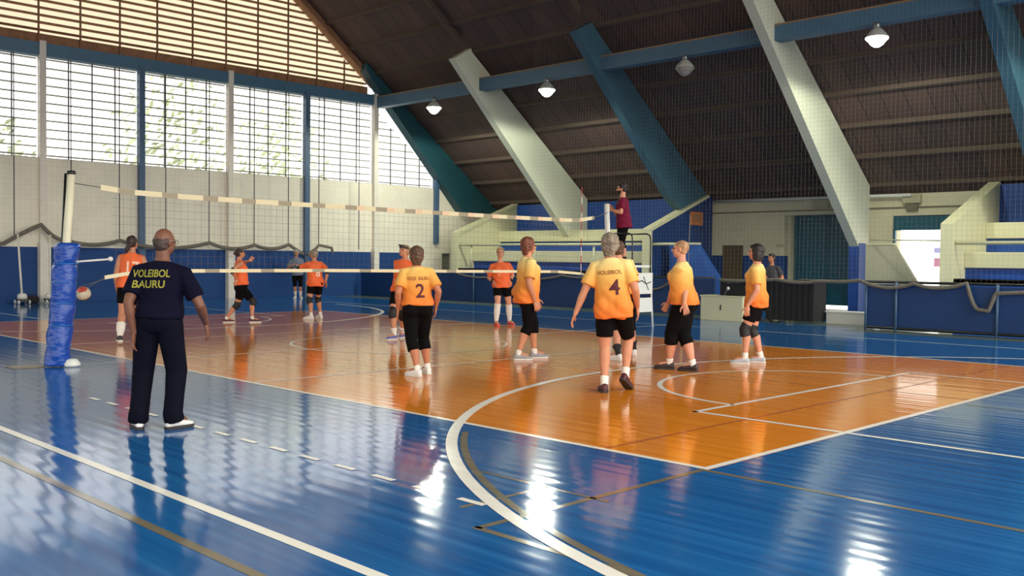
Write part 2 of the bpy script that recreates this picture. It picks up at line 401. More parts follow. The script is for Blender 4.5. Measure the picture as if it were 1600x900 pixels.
struct(g.build('window_%d' % wn, [M_brown, M_panel]), 'gable louvre of brown fins over cream translucent sheet')
for s_ in (1, -1):   # raking board along the gable
    r = MB(); r.prism([(0, 17.36), (0, 17.58), (s_*12.3, 17.58-.79*12.3+.25), (s_*12.3, 17.36-.79*12.3+.2)], 0, XW-.28, XW+.12)
    struct(r.build('trim_%d' % (20 if s_ > 0 else 21), M_brown), 'raking board under the roof edge')

# ------------------------------------------------------------------ ROOF
rf = MB()
for s_ in (1, -1):
    ye = 18.9
    rf.add([(-17.5,0,RZ(0)),(17.5,0,RZ(0)),(17.5,s_*ye,RZ(ye)),(-17.5,s_*ye,RZ(ye)),(-17.5,0,RZ(0)+.25),(17.5,0,RZ(0)+.25),(17.5,s_*ye,RZ(ye)+.25),(-17.5,s_*ye,RZ(ye)+.25)],
           [(0,1,2,3),(4,7,6,5),(0,4,5,1),(2,6,7,3),(1,5,6,2),(0,3,7,4)], 0)
    for y in range(1, 19):
        zc = RZ(y)
        rf.prism([(s_*(y-.035), zc+.05), (s_*(y+.035), zc+.02), (s_*(y+.035), zc-.12), (s_*(y-.035), zc-.09)], 0, -17.3, 17.3, 1)
struct(rf.build('ceiling', [M_roof, M_purlin]), 'dark brown boarded roof slope with purlins')
# ribs that carry the roof
RIBX = [(-17.1, 'teal'), (-11.44, 'white'), (-6.14, 'blue'), (-.39, 'white'), (4.95, 'blue'), (10.7, 'white')]
for i, (x, c) in enumerate(RIBX):
    m_ = {'teal': M_teal, 'white': M_ribw, 'blue': M_ribb}[c]
    r = MB()
    hw = .14
    if c == 'teal':
        poly = [(12.35, 7.55), (16.45, 3.3), (18.42, 3.3), (18.42, RZ(18.42)-.02), (11.6, 8.62), (11.6, 8.35)]
        r.prism(poly, 0, x+.0, x+.42)
    elif c == 'white':
        poly = [(11.15, 7.98), (17.45, 1.75), (17.95, 1.75), (17.95, RZ(17.95)-.10), (11.95, RZ(11.95)-.10), (11.9, RZ(11.9)-.02)]
        r.prism(poly, 0, x-hw, x+hw)
        r.box(x-hw-.02, x+hw+.02, 17.3, 17.98, 0, 2.0, 1)
    else:
        poly = [(11.15, 8.05), (15.9, 3.45), (17.6, 2.4), (18.3, 2.4), (18.3, RZ(18.3)-.10), (11.95, RZ(11.95)-.10), (11.9, RZ(11.9)-.02)]
        r.prism(poly, 0, x-hw, x+hw)
        r.box(x-hw, x+hw, 17.95, 18.35, 0, 3.4)
    # thin rafter that runs on up to the ridge
    if c != 'teal':
        r.prism([(11.4, RZ(11.4)-.26), (11.4, RZ(11.4)+.02), (0, RZ(0)+.02), (0, RZ(0)-.26)], 0, x-.07, x+.07, 2)
    struct(r.build('trim_%d' % (30+i), [m_, M_wblue, M_purlin]), c+' concrete rib under the roof')
# long horizontal beam
b = MB(); b.prism([(12.28, 7.08), (12.62, 7.08), (12.62, 7.46), (12.28, 7.46)], 0, -17.0, 17.3, 0)
b.prism([(12.27, 7.46), (12.63, 7.46), (12.63, 7.50), (12.27, 7.50)], 0, -17.0, 17.3, 1)
struct(b.build('trim_40', [M_beam, M_beamtop]), 'long blue beam running along the hall under the roof')

# ------------------------------------------------------------------ BACK WALL (far side)
YB = 18.4
wb = MB()
def wbx(x0, x1, z0, z1, mi=0): wb.box(x0, x1, YB, YB+.25, z0, z1, mi)
for x0, x1 in [(-17.4, -5.62), (-4.80, -3.28)]: wbx(x0, x1, 0, 1.62, 1); wbx(x0, x1, 1.62, 2.93)
wbx(-5.62, -4.80, 1.97, 2.93)
wbx(-.85, .27, 0, 2.83); wbx(-.85, .27, 2.83, 2.93)
wbx(2.95, 17.4, 0, 2.93)
wbx(.27, 2.95, 2.83, 2.93)
wbx(-17.4, 17.4, 2.93, 3.62)
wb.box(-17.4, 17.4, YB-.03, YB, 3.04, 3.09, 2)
# reveal of the teal door and of the exit
wb.box(-3.28, -3.2, YB+.25, YB+.75, 0, 2.93, 0); wb.box(-.93, -.85, YB+.25, YB+.75, 0, 2.93, 0); wb.box(-3.28, -.85, YB+.25, YB+.75, 2.93, 3.0, 0)
wb.box(.2, .27, YB+.25, YB+.6, 0, 2.83, 0)
struct(wb.build('wall_back', [M_wallb, M_dado, M_dkbeige]), 'cream back wall under the roof edge with a blue base')
d = MB(); d.box(-5.62, -4.80, YB+.04, YB+.1, 0, 1.97); d.box(-5.60,-5.56,YB,YB+.05,0,1.97); struct(d.build('door_2', M_browndoor), 'plain brown door in the back wall')
d = MB()
for k in range(24): d.box(-3.2, -.93, YB+.5, YB+.53+(.015 if k % 2 else 0), .06+k*.12, .06+(k+1)*.12)
d.box(-2.09, -2.04, YB+.45, YB+.5, .06, 2.93)
struct(d.build('door_3', M_tealdoor), 'teal slatted double door in a recess')
d = MB()
for k in range(4): d.box(.27, 2.95, YB+.08, YB+.11+(.015 if k % 2 else 0), 2.40+k*.11, 2.40+(k+1)*.11)
d.box(.27, .33, YB+.05, YB+.15, 0, 2.45)
struct(d.build('door_4', M_tealdoor), 'teal rolled-up shutter over the bright exit')
# outside: paving, wall and panels seen through the exit
o = MB(); o.box(-40, 20, YB+.3, 40, -.12, -.01); struct(o.build('trim_41', M_ground), 'pale paving outside the exit')
o = MB(); o.box(-40, 20, 40.0, 40.3, -.01, 6); struct(o.build('wall_outside', M_outwall), 'bright white wall outside the exit')
for nm, zc, hh, mm, lab in (('wall_panel', 2.10, .13, M_lav, 'small lavender panel on the bright wall outside'), ('wall_panel', 1.49, .22, M_pink, 'pink panel on the bright wall outside')):
    o = MB(); o.box(-6.93, -6.2, 39.95, 40.0, zc-hh, zc+hh); tag(o.build(nm, mm), lab, 'panel')
# dark gutter pipe along the top of the back wall, and fixtures
g = MB(); g.tube([(-5.8, YB-.22, 3.46), (.9, YB-.22, 3.42)], .045, 8); tag(g.build('gutter_pipe', M_whitep), 'thin pale pipe under the roof edge above the cream back wall', 'pipe')
f = empty('emergency_light', (.87, YB, 3.1), 'beige emergency light with a box below, over the bright exit', 'light')
o = MB(); o.box(-.27, .27, -.16, 0, .08, .34); o.build('housing', M_beige, f, .02)
o = MB(); o.box(-.16, .16, -.12, 0, -.15, .07); o.build('battery_box', M_dkbeige, f, .015)
o = MB(); o.box(-2.27, -1.74, YB-.14, YB, 3.14, 3.4); tag(o.build('wall_fixture', M_beige, None, .02), 'plain beige box fixed high above the teal door', 'fixture')
o = MB(); o.box(-3.56, -3.30, YB-.03, YB, 1.90, 2.01); tag(o.build('wall_plate', M_beige, None, .008), 'small beige plate on the wall beside the teal door', 'plate')

# ------------------------------------------------------------------ BLEACHERS
def bleacher(name, xl, xr, label, left_cream, right_blue, loc_i):
    t = empty(name, ((xl+xr)/2, 16.3, 0), label, 'bleacher')
    cx = (xl+xr)/2; X = lambda x: x-cx; Y = lambda y: y-16.3
    m = MB(); m.box(X(xl+.25), X(xr-.25), Y(14.75), Y(14.95), 0, 1.05); m.box(X(xl+.25), X(xr-.25), Y(14.75), Y(15.6), .95, 1.05)
    m.build('front_wall', M_wblue, t)
    m = MB(); m.box(X(xl+.25), X(xr-.25), Y(15.6), Y(15.75), 1.05, 1.32); m.box(X(xl+.25), X(xr-.25), Y(17.05), Y(17.2), 1.70, 2.1)
    m.build('riser', M_wblue, t)
    m = MB(); m.box(X(xl+.25), X(xr-.25), Y(15.5), Y(17.1), 1.32, 1.72); m.build('seat_step', M_cream, t, .02)
    m = MB(); m.box(X(xl+.25), X(xr-.25), Y(16.95), Y(18.05), 2.10, 2.52); m.build('seat_step', M_cream, t, .02)
    m = MB(); m.box(X(xl+.25), X(xr-.25), Y(17.95), Y(18.1), 2.5, 3.6); m.build('back_wall', M_wblue, t)
    prof = [(14.7, 0), (14.7, 2.38), (17.95, 3.62), (18.2, 3.62), (18.2, 0)]
    for side, x0, x1, m_in in ((0, xl, xl+.25, M_cream), (1, xr-.25, xr, M_navy)):
        m = MB(); m.prism([(Y(a), z) for a, z in prof], 0, X(x0), X(x1), 0)
        m.build('end_wall', m_in if side == 0 else M_navy, t)
        m = MB()
        m.prism([(Y(14.66), 0), (Y(14.66), 2.42), (Y(17.93), 3.67), (Y(18.0), 3.60), (Y(14.78), 2.36), (Y(14.78), 0)], 0, X(x0-.03), X(x1+.03))
        m.build('coping', M_cream, t)
    # guard rail along the front
    m = MB(); m.bar((X(xl+.25), Y(14.8), 1.94), (X(xr-.2), Y(14.8), 1.94), .045, 8); m.build('guard_rail', M_cream, t)
    n = max(2, int((xr-xl)/4.3)+1)
    for k in range(n if xl < 0 else 0):
        x = xl+.9+(xr-xl-1.2)*k/n+(.6 if k else 0)
        m = MB(); m.bar((X(x), Y(14.85), 1.0), (X(x), Y(14.85), 1.94), .04, 8); m.build('rail_post', M_cream, t)
    return t
bleacher('bleacher', -15.3, -5.9, 'stepped cream and blue bleacher behind the net, left of the brown door', True, True, 0)
bleacher('bleacher', 3.15, 13.5, 'stepped cream and blue bleacher at the right edge of the picture', True, True, 1)
def stair_wall(x0, x1, x2, y, m_, label):
    o = MB(); o.prism([(x0, 0), (x2+.9, 0), (x2, .85), (x1, 1.93), (x0, 1.97)], 1, y, y+.14, 0)
    o.box(x0, x1, y-.02, y+.16, 1.93, 1.99, 1)
    tag(o.build('stair_parapet', [m_, M_cream]), label, 'parapet')
stair_wall(-5.5, -4.43, -3.62, 15.2, M_ltblue, 'sloping light blue stair parapet beside the left bleacher')
stair_wall(.22, 1.04, 1.73, 16.76, mat('stair_beige', srgb(178, 172, 146), .6, noise=.08, nscale=2), 'sloping beige stair parapet in front of the bright exit')
o = MB(); o.bar((-5.85, 14.8, 1.94), (-4.7, 14.8, 1.94), .045, 8); o.bar((-4.72,14.8,1.94),(-4.72,14.8,0),.035,8); tag(o.build('hand_rail', M_cream), 'short cream hand rail by the light blue stair parapet', 'rail')
o = MB(); o.bar((.35, 16.72, 2.08), (3.12, 14.8, 2.0), .02, 8); tag(o.build('hand_rail', M_cream), 'thin cream rail crossing the bright exit', 'rail')
o = empty('wall_sign', (-5.9, 17.2, 2.84), 'square orange sign on the blue end wall of the left bleacher', 'sign')
m = MB(); m.box(0.02, .05, -.36, .36, -.22, .22); m.build('board', M_sign, o, .006)
m = MB(); m.box(.05, .056, -.26, .26, -.14, .14); m.build('face', M_signin, o)

# ------------------------------------------------------------------ LOW BARRIERS, SAFETY NETS
t = empty('barrier', (6.0, 10.0, 0), 'low dark blue barrier with a black rail at the right', 'barrier')
m = MB(); m.box(-2.63, 8, 0, .08, .06, .97); m.build('panel', M_navy, t)
m = MB(); m.bar((-4.2, .02, 1.02), (8, .02, 1.02), .028, 8); m.build('top_rail', M_blackm, t)
m = MB(); m.bar((-2.63, -.02, .05), (8, -.02, .05), .03, 8); m.build('bottom_rail', M_blackm, t)
for x in (-2.6, -1.95, 0.05, 2.6, 5.2):
    m = MB(); m.bar((x, -.03, 0), (x, -.03, 1.02), .03, 8); m.build('post', M_postb, t)
t = empty('barrier', (-8.4, 11.5, 0), 'long low navy blue barrier below the left bleacher', 'barrier')
m = MB(); m.box(-8.4, 7.0, 0, .1, 0, .94); m.build('panel', M_navy, t)
m = MB(); m.bar((-7.0, .02, .98), (7.0, .02, .98), .025, 8); m.build('top_rail', M_blackm, t)
for x in (-5, -2.2, .6, 3.4, 6.2):
    m = MB(); m.bar((x, -.03, 0), (x, -.03, 1.0), .03, 8); m.build('post', M_postb, t)

def grid_net(name, axis, const, a0, a1, zlo, zhi, cell, r, label):
    m = MB(); n = int(round((a1-a0)/cell)); h = int(round((zhi-zlo)/cell))
    P = (lambda a, z: (a, const+.05*math.sin(a*1.3)*math.sin(z*.5), z)) if axis == 'x' else (lambda a, z: (const+.05*math.sin(a*1.3)*math.sin(z*.5), a, z))
    for i in range(n+1):
        a = a0+i*cell
        for k in range(6): m.bar(P(a, zlo+(zhi-zlo)*k/6), P(a, zlo+(zhi-zlo)*(k+1)/6), r, 3, caps=False)
    for j in range(h+1):
        z = zlo+j*cell
        for k in range(24): m.bar(P(a0+(a1-a0)*k/24, z), P(a0+(a1-a0)*(k+1)/24, z), r, 3, caps=False)
    return m
m = grid_net('safety_net', 'x', 10.35, -6.9, 9.0, 1.0, 9.5, .10, .0012, '')
t = empty('safety_net', (0, 0, 0), 'tall fine safety net hanging in front of the roof at the right', 'net')
m.build('mesh', M_safety, t)
def drape(pts, sag, r, y, axis='x'):
    P = []
    for i in range(len(pts)-1):
        (a, za), (b, zb) = pts[i], pts[i+1]
        for k in range(8):
            q = k/8; z = za+(zb-za)*q-sag[i]*4*q*(1-q); P.append((a+(b-a)*q, y, z) if axis == 'x' else (y, a+(b-a)*q, z))
    a, za = pts[-1]; P.append((a, y, za) if axis == 'x' else (y, a, za))
    return MB().tube(P, r, 7)
dr = drape([(-.2,.97),(1.3,1.02),(2.35,1.0),(3.3,1.04),(4.45,1.0),(5.5,1.04),(5.78,.52),(5.92,.5),(6.05,.85),(7.6,.95)], [.03,.05,.02,.12,.10,.16,0,0,0,.08], .04, 9.88)
dr.build('gathered_edge', M_rope, t)
dr = drape([(-11.5,.98),(-9.0,.95),(-6.6,.95),(-5.3,.95),(-4.0,.95),(-2.6,.95)], [.16,.14,.06,.3,.32,.2], .028, 11.36); dr.build('gathered_edge', M_rope, t)
m = MB(); m.bar((-1.45, 10.35, .45), (-1.4, 10.35, 2.6), .008, 6); m.build('tie_rope', M_safety, t)
# net along the end wall, gathered into a bundle over the blue base
t = empty('safety_net', (0, 0, 0), 'safety net along the end wall gathered into a dark sagging bundle', 'net')
m = grid_net('', 'y', XW+.45, -2.0, 10.2, 1.85, 7.0, .14, .0008, ''); m.build('mesh', M_safety, t)
dr = drape([(-2.5,1.75),(-.9,1.70),(.1,2.26),(.85,1.80),(2.38,1.85),(5.33,1.84),(6.97,1.80),(8.3,1.84),(8.9,1.5)], [.1,-.02,.12,.12,.2,.16,.14,0], .06, XW+.42, 'y'); dr.build('gathered_edge', M_rope, t)
dr = drape([(9.05,1.5),(9.55,1.84),(10.1,1.75),(10.15,1.55)], [.05,0,0], .05, XW+.42, 'y'); dr.build('gathered_edge', M_rope, t)
for y in (-.62, .95, 2.38, 3.85, 5.33, 6.97, 8.3, 9.55, 11.3):
    m = MB(); m.bar((XW+.40, y, 1.8 if y < 11 else 1.7), (XW+.40, y, 7.1), .016, 6); m.build('hanging_rope', M_ropedk, t)

# ------------------------------------------------------------------ HIGH-BAY LAMPS under the long beam
def lamp(x, lit, label, y=12.30):
    t = empty('high_bay_lamp', (x, y, 6.72), label, 'lamp', None)
    m = MB(); m.lathe([(.262, .03), (.262, .035), (.21, .12), (.12, .22), (.07, .26), (.068, .25), (.11, .20), (.20, .10), (.25, .03)], (0, 0, 0), 28); m.build('reflector', M_reflector, t)
    m = MB(); m.lathe([(.06, .25), (.075, .27), (.075, .38), (.03, .40)], (0, 0, 0), 16); m.bar((0, 0, .38), (0, .12, .62), .015, 6); m.build('ballast_housing', M_steel, t)
    m = MB()
    m.lathe([(0, -.20), (.07, -.19), (.14, -.14), (.20, -.06), (.262, .0), (.262, .02), (.24, .03)], (0, 0, 0), 28)
    g = m.build('diffuser', M_lamp if lit else M_lampoff, t)
    if lit:
        l = bpy.data.lights.new('lamp_light', 'SPOT'); l.energy = LAMP_W*(1 if y > 0 else .45); l.color = (.93, 1, .84); l.shadow_soft_size = .3
        l.spot_size = math.radians(172); l.spot_blend = .12
        o = bpy.data.objects.new('lamp_light', l); COL.objects.link(o); o.parent = t; o.location = (0, -.02, -.24)
    return t
lamp(-13.65, True, 'lit lamp under the long beam, nearest the end wall')
lamp(-8.2, True, 'lit lamp under the long beam between the white rib and the blue rib')
lamp(-3.0, False, 'unlit lamp under the long beam')
lamp(2.45, True, 'largest lit lamp under the long beam, at the upper right')
for x_, w_ in ((-13.65, 'farthest of the row over the near side'), (-8.2, 'second of the row over the near side'), (-3.0, 'third of the row over the near side'), (2.45, 'fourth of the row over the near side'), (7.9, 'fifth of the row over the near side'), (13.3, 'last of the row over the near side')):
    lamp(x_, True, 'unseen lamp added to light the players, '+w_, -12.3)  # unseen row behind the camera, added to brighten the players and floor
for x_ in (7.9, 13.3): lamp(x_, True, 'unseen lamp added for brightness under the long beam right of the picture, '+('nearer' if x_ < 9 else 'farther')+' one')  # two more out-of-view lamps added along the beam for extra light
b = MB(); b.prism([(-12.62, 7.08), (-12.28, 7.08), (-12.28, 7.46), (-12.62, 7.46)], 0, -17.0, 17.3, 0)
struct(b.build('trim_42', [M_beam]), 'matching long beam on the near side of the roof')

# ------------------------------------------------------------------ VOLLEYBALL NET, POSTS, BALL
def lerp(a, b, t): return a+(b-a)*t
def pl(tab, y):
    for (a, za), (b, zb) in zip(tab, tab[1:]):
        if a <= y <= b: return za+(zb-za)*(y-a)/(b-a)
    return tab[0][1] if y < tab[0][0] else tab[-1][1]
TOP = [(-4.95, 2.29), (-4.6, 2.25), (-3.69, 2.225), (-2.7, 2.215), (0, 2.20), (2.6, 2.19), (4.4, 2.195), (4.95, 2.27)]
BOT = [(-4.9, 1.12), (-4.6, 1.17), (-3.69, 1.205), (-1.5, 1.21), (1, 1.195), (3.85, 1.185), (4.6, 1.14), (4.85, 1.06)]
nt_ = empty('volleyball_net', (0, 0, 0), 'volleyball net with a printed cream top tape across the orange court', 'net')
m = MB(); n = 132; c0, c1 = -4.95, 4.95
for k in range(n):
    a, b = c0+(c1-c0)*k/n, c0+(c1-c0)*(k+1)/n
    ph = ((a+4.95) % .60)/.60
    mi = 1 if .32 < ph < .68 else (2 if ph >= .68 and a > -1 else 0)
    za, zb = pl(TOP, a), pl(TOP, b)
    m.add([(-.006,a,za-.035),(-.006,b,zb-.035),(-.006,b,zb+.035),(-.006,a,za+.035),(.006,a,za-.035),(.006,b,zb-.035),(.006,b,zb+.035),(.006,a,za+.035)],
          [(0,1,2,3),(7,6,5,4),(0,4,5,1),(3,2,6,7),(0,3,7,4),(1,5,6,2)], mi)
m.build('top_tape', [M_tape, M_tapelogo, M_tapebeige], nt_)
m = MB(); c0, c1 = -4.9, 4.85
for k in range(n):
    a, b = c0+(c1-c0)*k/n, c0+(c1-c0)*(k+1)/n
    ph = ((a+4.95) % .9)/.9; mi = 1 if .55 < ph < .8 else 0
    za, zb = pl(BOT, a), pl(BOT, b)
    m.add([(-.005,a,za-.025),(-.005,b,zb-.025),(-.005,b,zb+.025),(-.005,a,za+.025),(.005,a,za-.025),(.005,b,zb-.025),(.005,b,zb+.025),(.005,a,za+.025)],
          [(0,1,2,3),(7,6,5,4),(0,4,5,1),(3,2,6,7),(0,3,7,4),(1,5,6,2)], mi)
m.build('bottom_tape', [M_tape, M_tapelogo], nt_)
m = MB()
for k in range(96):
    y = -4.75+9.5*k/95; m.bar((0, y, pl(BOT, y)), (0, y, pl(TOP, y)), .0014, 3, caps=False)
for j in range(1, 10):
    for k in range(24):
        a, b = -4.8+9.6*k/24, -4.8+9.6*(k+1)/24; q = j/10
        m.bar((0, a, lerp(pl(BOT, a), pl(TOP, a), q)), (0, b, lerp(pl(BOT, b), pl(TOP, b), q)), .0014, 3, caps=False)
m.build('mesh', M_string, nt_)
for P_, r_ in (([(0, -5.38, 2.33), (0, -4.95, 2.29)], .006), ([(0, 4.95, 2.27), (-.05, 5.46, 2.40)], .007), ([(0, -4.9, 1.12), (0, -5.35, .86)], .004), ([(0, -4.75, 1.14), (0, -5.3, .98)], .004), ([(0, 4.85, 1.06), (0, 5.45, .9)], .004)):
    m = MB(); m.tube(P_, r_, 5); m.build('cord', M_string, nt_)
for y, lab in ((4.55, None),):
    m = MB()
    for k in range(10): m.bar((.012, y, 1.16+k*.17), (.012, y, 1.16+(k+1)*.17), .008, 6, k % 2)
    m.build('antenna', [M_postw, M_red], nt_)

# near post with its blue pad
pt = empty('net_post', (0, -5.5, 0), 'cream volleyball post leaning inward in a lumpy blue pad, near the man in navy', 'post')
m = MB(); m.tube([(0, 0, .0), (.01, .075, .9), (.02, .13, 1.8), (.03, .17, 2.44)], [.056, .056, .050, .046], 16); m.build('pole', M_pole, pt)
m = MB(); m.lathe([(.0, .05), (.045, .045), (.055, .02), (.054, 0)], (.03, .17, 2.43), 16); m.build('cap', M_blackm, pt)
m = MB(); m.tube([(-.045, .05, .9), (-.045, .085, 1.6), (-.035, .125, 2.44)], .016, 7); m.build('tension_cable', M_blackm, pt)
pd = MB(); prof = []
ties = [.26, .52, .80, 1.06, 1.30]
N = 60; nn = 32; vsx = []
for i in range(N+1):
    z = .015+1.55*i/N
    rr = .148
    for tz in ties: rr -= .008*math.exp(-((z-tz)/.035)**2)
    rr *= (1-.35*max(0, (z-1.53)/.04)**2) if z > 1.53 else 1
    for k in range(nn):
        a = 2*PI*k/nn
        r2 = rr+.006*math.sin(3*a+z*6)+.005*math.sin(2*a-z*17)+.003*math.sin(5*a+z*29)
        vsx.append((r2*math.cos(a)+.006*math.sin(z*9)+.005, r2*math.sin(a)+.13*z/1.57, z))
fsx = [(i*nn+k, i*nn+(k+1)%nn, (i+1)*nn+(k+1)%nn, (i+1)*nn+k) for i in range(N) for k in range(nn)]
pd.add(vsx, fsx, 0, True); pd.add(vsx, [tuple(range(nn))[::-1], tuple(range(N*nn, (N+1)*nn))], 0)
pdo = pd.build('pad', M_pad, pt)
for tz in ties:
    m = MB(); m.lathe([(.130, -.010), (.146, -.010), (.146, .010), (.130, .010)], (.006, .13*tz/1.57, tz), 28); m.build('strap', M_padtie, pdo)
m = MB(); m.lathe([(.0, 0), (.10, 0), (.11, .03), (.07, .09), (.0, .10)], (.12, .13, 0.003), 16); m.build('base_foot', M_whitep, pt)
m = MB(); m.bar((.08, .16, 1.32), (.10, .62, 1.36), .013, 8); m.ball((.10, .635, 1.362), .032, 0, 14, 10); m.build('crank_handle', M_whitep, pt)
m = MB(); m.lathe([(0, .006), (.16, .006), (.17, 0), (0, 0)], (-.12, -5.78, .0005), 20); m.box(-.36, .0, -6.0, -5.74, 0.001, .008)
tag(m.build('floor_plate', mat('tarnished_plate', srgb(118, 104, 80), .4, noise=.3, nscale=12)), 'tarnished floor plate beside the foot of the padded post', 'plate')
# far post
pf = empty('net_post', (0, 5.5, 0), 'white volleyball post the referee in maroon leans on', 'post')
m = MB(); m.tube([(0, 0, 0), (-.04, -.02, 1.3), (-.10, -.03, 2.53)], [.062, .058, .052], 16); m.build('pole', M_whitep, pf)
m = MB(); m.lathe([(.0, .05), (.05, .045), (.056, 0)], (-.10, -.03, 2.53), 16); m.build('cap', M_pole, pf)
m = MB(); m.lathe([(.0, .02), (.12, .02), (.13, 0), (0, 0)], (0, 0, 0.003), 20); m.build('base_plate', M_steel, pf)

# ball in play
m = MB()
def bmi(j, i): return 1 if j < 4 else (2 if j >= 10 else (0 if (i//4) % 2 else 0))
m.ball((0, 0, 0), .112, 0, 28, 16, bmi)
t = empty('volleyball', (-3.1, -3.97, .79), 'red, cream and grey volleyball in the air beside the blue padded post', 'ball')
t.rotation_euler = (.5, .35, .2)
o = m.build('ball_cover', [mat('ball_cream', srgb(204, 196, 170), .4), mat('ball_red', srgb(214, 74, 56), .4), mat('ball_grey', srgb(96, 96, 92), .4)], t)
m = MB()
for az in (0, PI/3, 2*PI/3):
    P = [(.1125*math.cos(a)*math.cos(az), .1125*math.cos(a)*math.sin(az), .1125*math.sin(a)) for a in [2*PI*k/40 for k in range(41)]]
    m.tube(P, .0012, 4, caps=False)
m.build('seam', M_ropedk, t)

# referee stand
st = empty('referee_stand', (0, 6.15, 0), 'white referee stand with panels and a dark pipe handrail', 'stand')
m = MB(); m.box(-.36, .30, -.38, .36, 1.27, 1.32); m.build('platform', M_whitep, st, .008)
for x in (-.32, .27):
    for y in (-.34, .32):
        m = MB(); m.bar((x*1.15, y*1.25, 0), (x, y, 1.28), .022, 8); m.build('leg', M_whitep, st)
for z in (.35, .66, .97):
    m = MB(); m.box(-.3, .26, -.42, -.34, z, z+.03); m.build('step', M_whitep, st)
m = MB(); m.box(.33, .35, -.34, .32, .72, 1.16); m.box(.33, .352, -.34, .32, .34, .64); m.build('side_panel', M_whitep, st)
m = MB(); m.tube([(.352, -.25, .95), (.352, -.05, 1.0), (.352, .1, .93), (.352, .25, .97)], .012, 5); m.tube([(.352, .0, 1.08), (.352, .18, .80)], .010, 5); m.build('panel_mark', M_blackm, st)
for y in (-.32, .30):
    m = MB(); m.tube([(-.34, y, 1.98), (.20, y, 1.98), (.28, y, 1.94), (.30, y, 1.84), (.30, y, .5)], .016, 8); m.build('handrail', M_blackm, st)

# ------------------------------------------------------------------ SCORER'S TABLE AREA
t = empty('cabinet_table', (-.11, 10.1, 0), 'beige cabinet table with a hand hole, beside the black covered desk', 'table')
m = MB(); m.box(-.58, .58, -.28, -.25, 0, .57); m.box(-.58,-.55,-.25,.28,0,.57); m.box(.55,.58,-.25,.28,0,.57); m.build('panel', M_cream, t, .005)
m = MB(); m.box(-.60, .60, -.30, .30, .57, .60); m.build('top', M_cream, t, .006)
m = MB(); m.box(-.035, .0, -.286, -.279, .25, .38); m.build('hand_hole', M_blackm, t)
t = empty('equipment_case', (.18, 10.12, .60), 'dark equipment case lying on the beige cabinet table', 'case')
m = MB(); m.box(-.42, .36, -.18, .24, 0, .36); m.build('case_body', M_black, t, .03)
m = MB(); m.bar((-.2, -.19, .3), (.15, -.19, .3), .015, 6); m.build('handle', M_blackm, t)
t = empty('microphone', (-.05, 9.88, .60), 'small white microphone on a short stand on the beige table', 'microphone')
m = MB(); m.lathe([(0, .012), (.05, .01), (.055, 0), (0, 0)], (0, 0, 0), 16); m.build('base', M_steel, t)
m = MB(); m.tube([(0, 0, .01), (.01, 0, .08), (.07, 0, .15)], .008, 6); m.build('stem', M_steel, t)
m = MB(); m.ball((.09, 0, .175), (.04, .032, .04), 0, 14, 10); m.build('head', M_whitep, t)
t = empty('desk', (1.32, 10.75, 0), 'scorer desk draped in black cloth, beside the beige cabinet table', 'desk')
m = MB()
pts = []
nx = 40
for k in range(nx+1):
    x = -.61+1.22*k/nx; pts.append((x, -.30+.012*math.sin(k*1.3)))
vsx = [(x, y, .05) for x, y in pts]+[(x, y*.98+.0, .985) for x, y in pts]
m.add(vsx, [(k, k+1, nx+2+k, nx+1+k) for k in range(nx)], 0, True)
m.box(-.61, -.60, -.29, .32, .05, .985); m.box(.60, .61, -.29, .32, .05, .985); m.box(-.62, .62, -.31, .33, .98, 1.0)
m.build('cloth', M_black, t)
for x in (-.55, .55):
    for y in (-.24, .27):
        m = MB(); m.bar((x, y, 0), (x, y, .98), .02, 8); m.build('leg', M_steel, t)
m = MB(); m.box(2.0, 3.15, 10.95, 11.25, 0, .26); m.box(1.97, 3.18, 10.93, 11.27, .26, .30)
tag(m.build('bench', M_whitep, None, .01), 'low white bench in front of the teal door, right of the black desk', 'bench')
# seat of the scorer
t = empty('folding_chair', (.62, 11.62, 0), 'dark folding chair behind the black desk', 'chair')
m = MB(); m.box(-.21, .21, -.2, .2, .43, .46); m.build('seat', M_black, t, .01)
m = MB(); m.box(-.21, .21, .20, .23, .62, .88); m.build('backrest', M_black, t, .01)
for x in (-.2, .2):
    m = MB(); m.bar((x, -.2, 0), (x, -.17, .45), .012, 6); m.build('leg', M_blackm, t)
    m = MB(); m.bar((x, .24, 0), (x, .2, .90), .012, 6); m.build('leg', M_blackm, t)

# ------------------------------------------------------------------ PROPS BY THE END WALL
def bad_post(y, lean, label):
    t = empty('badminton_post', (-16.35, y, 0), label, 'post', 'badminton posts by the end wall')
    m = MB(); m.tube([(0, 0, .12), (0, lean, 1.97)], [.03, .026], 10); m.build('pole', M_postw, t)
    m = MB(); m.box(-.20, .20, -.13, .13, .05, .14); m.build('base', M_blackm, t, .02)
    m = MB(); m.lathe([(0, 0), (.13, 0), (.13, .10), (.08, .16), (0, .16)], (0, .0, .14), 18); m.build('weight', M_whitep, t)
    for sx in (-.15, .15):
        for sy in (-.16, .12):
            m = MB(); m.bar((sx, sy, .06), (sx, sy+.04, .06), .055, 14); m.build('wheel', M_whitep, t)
bad_post(-.53, -.11, 'white post with weighted base at the end wall, left of the white wall column')
bad_post(.22, .01, 'white post with weighted base at the end wall, right of the white wall column')
t = empty('sports_bag', (-16.75, -.16, 0), 'black bag lying at the foot of the white wall column', 'bag')
m = MB(); m.box(-.14, .14, -.19, .19, .0, .20); m.build('body', M_black, t, .05)
m = MB(); m.tube([(-.03, -.1, .19), (-.03, -.06, .26), (-.03, .06, .26), (-.03, .1, .19)], .012, 6); m.build('handle', M_blackm, t)

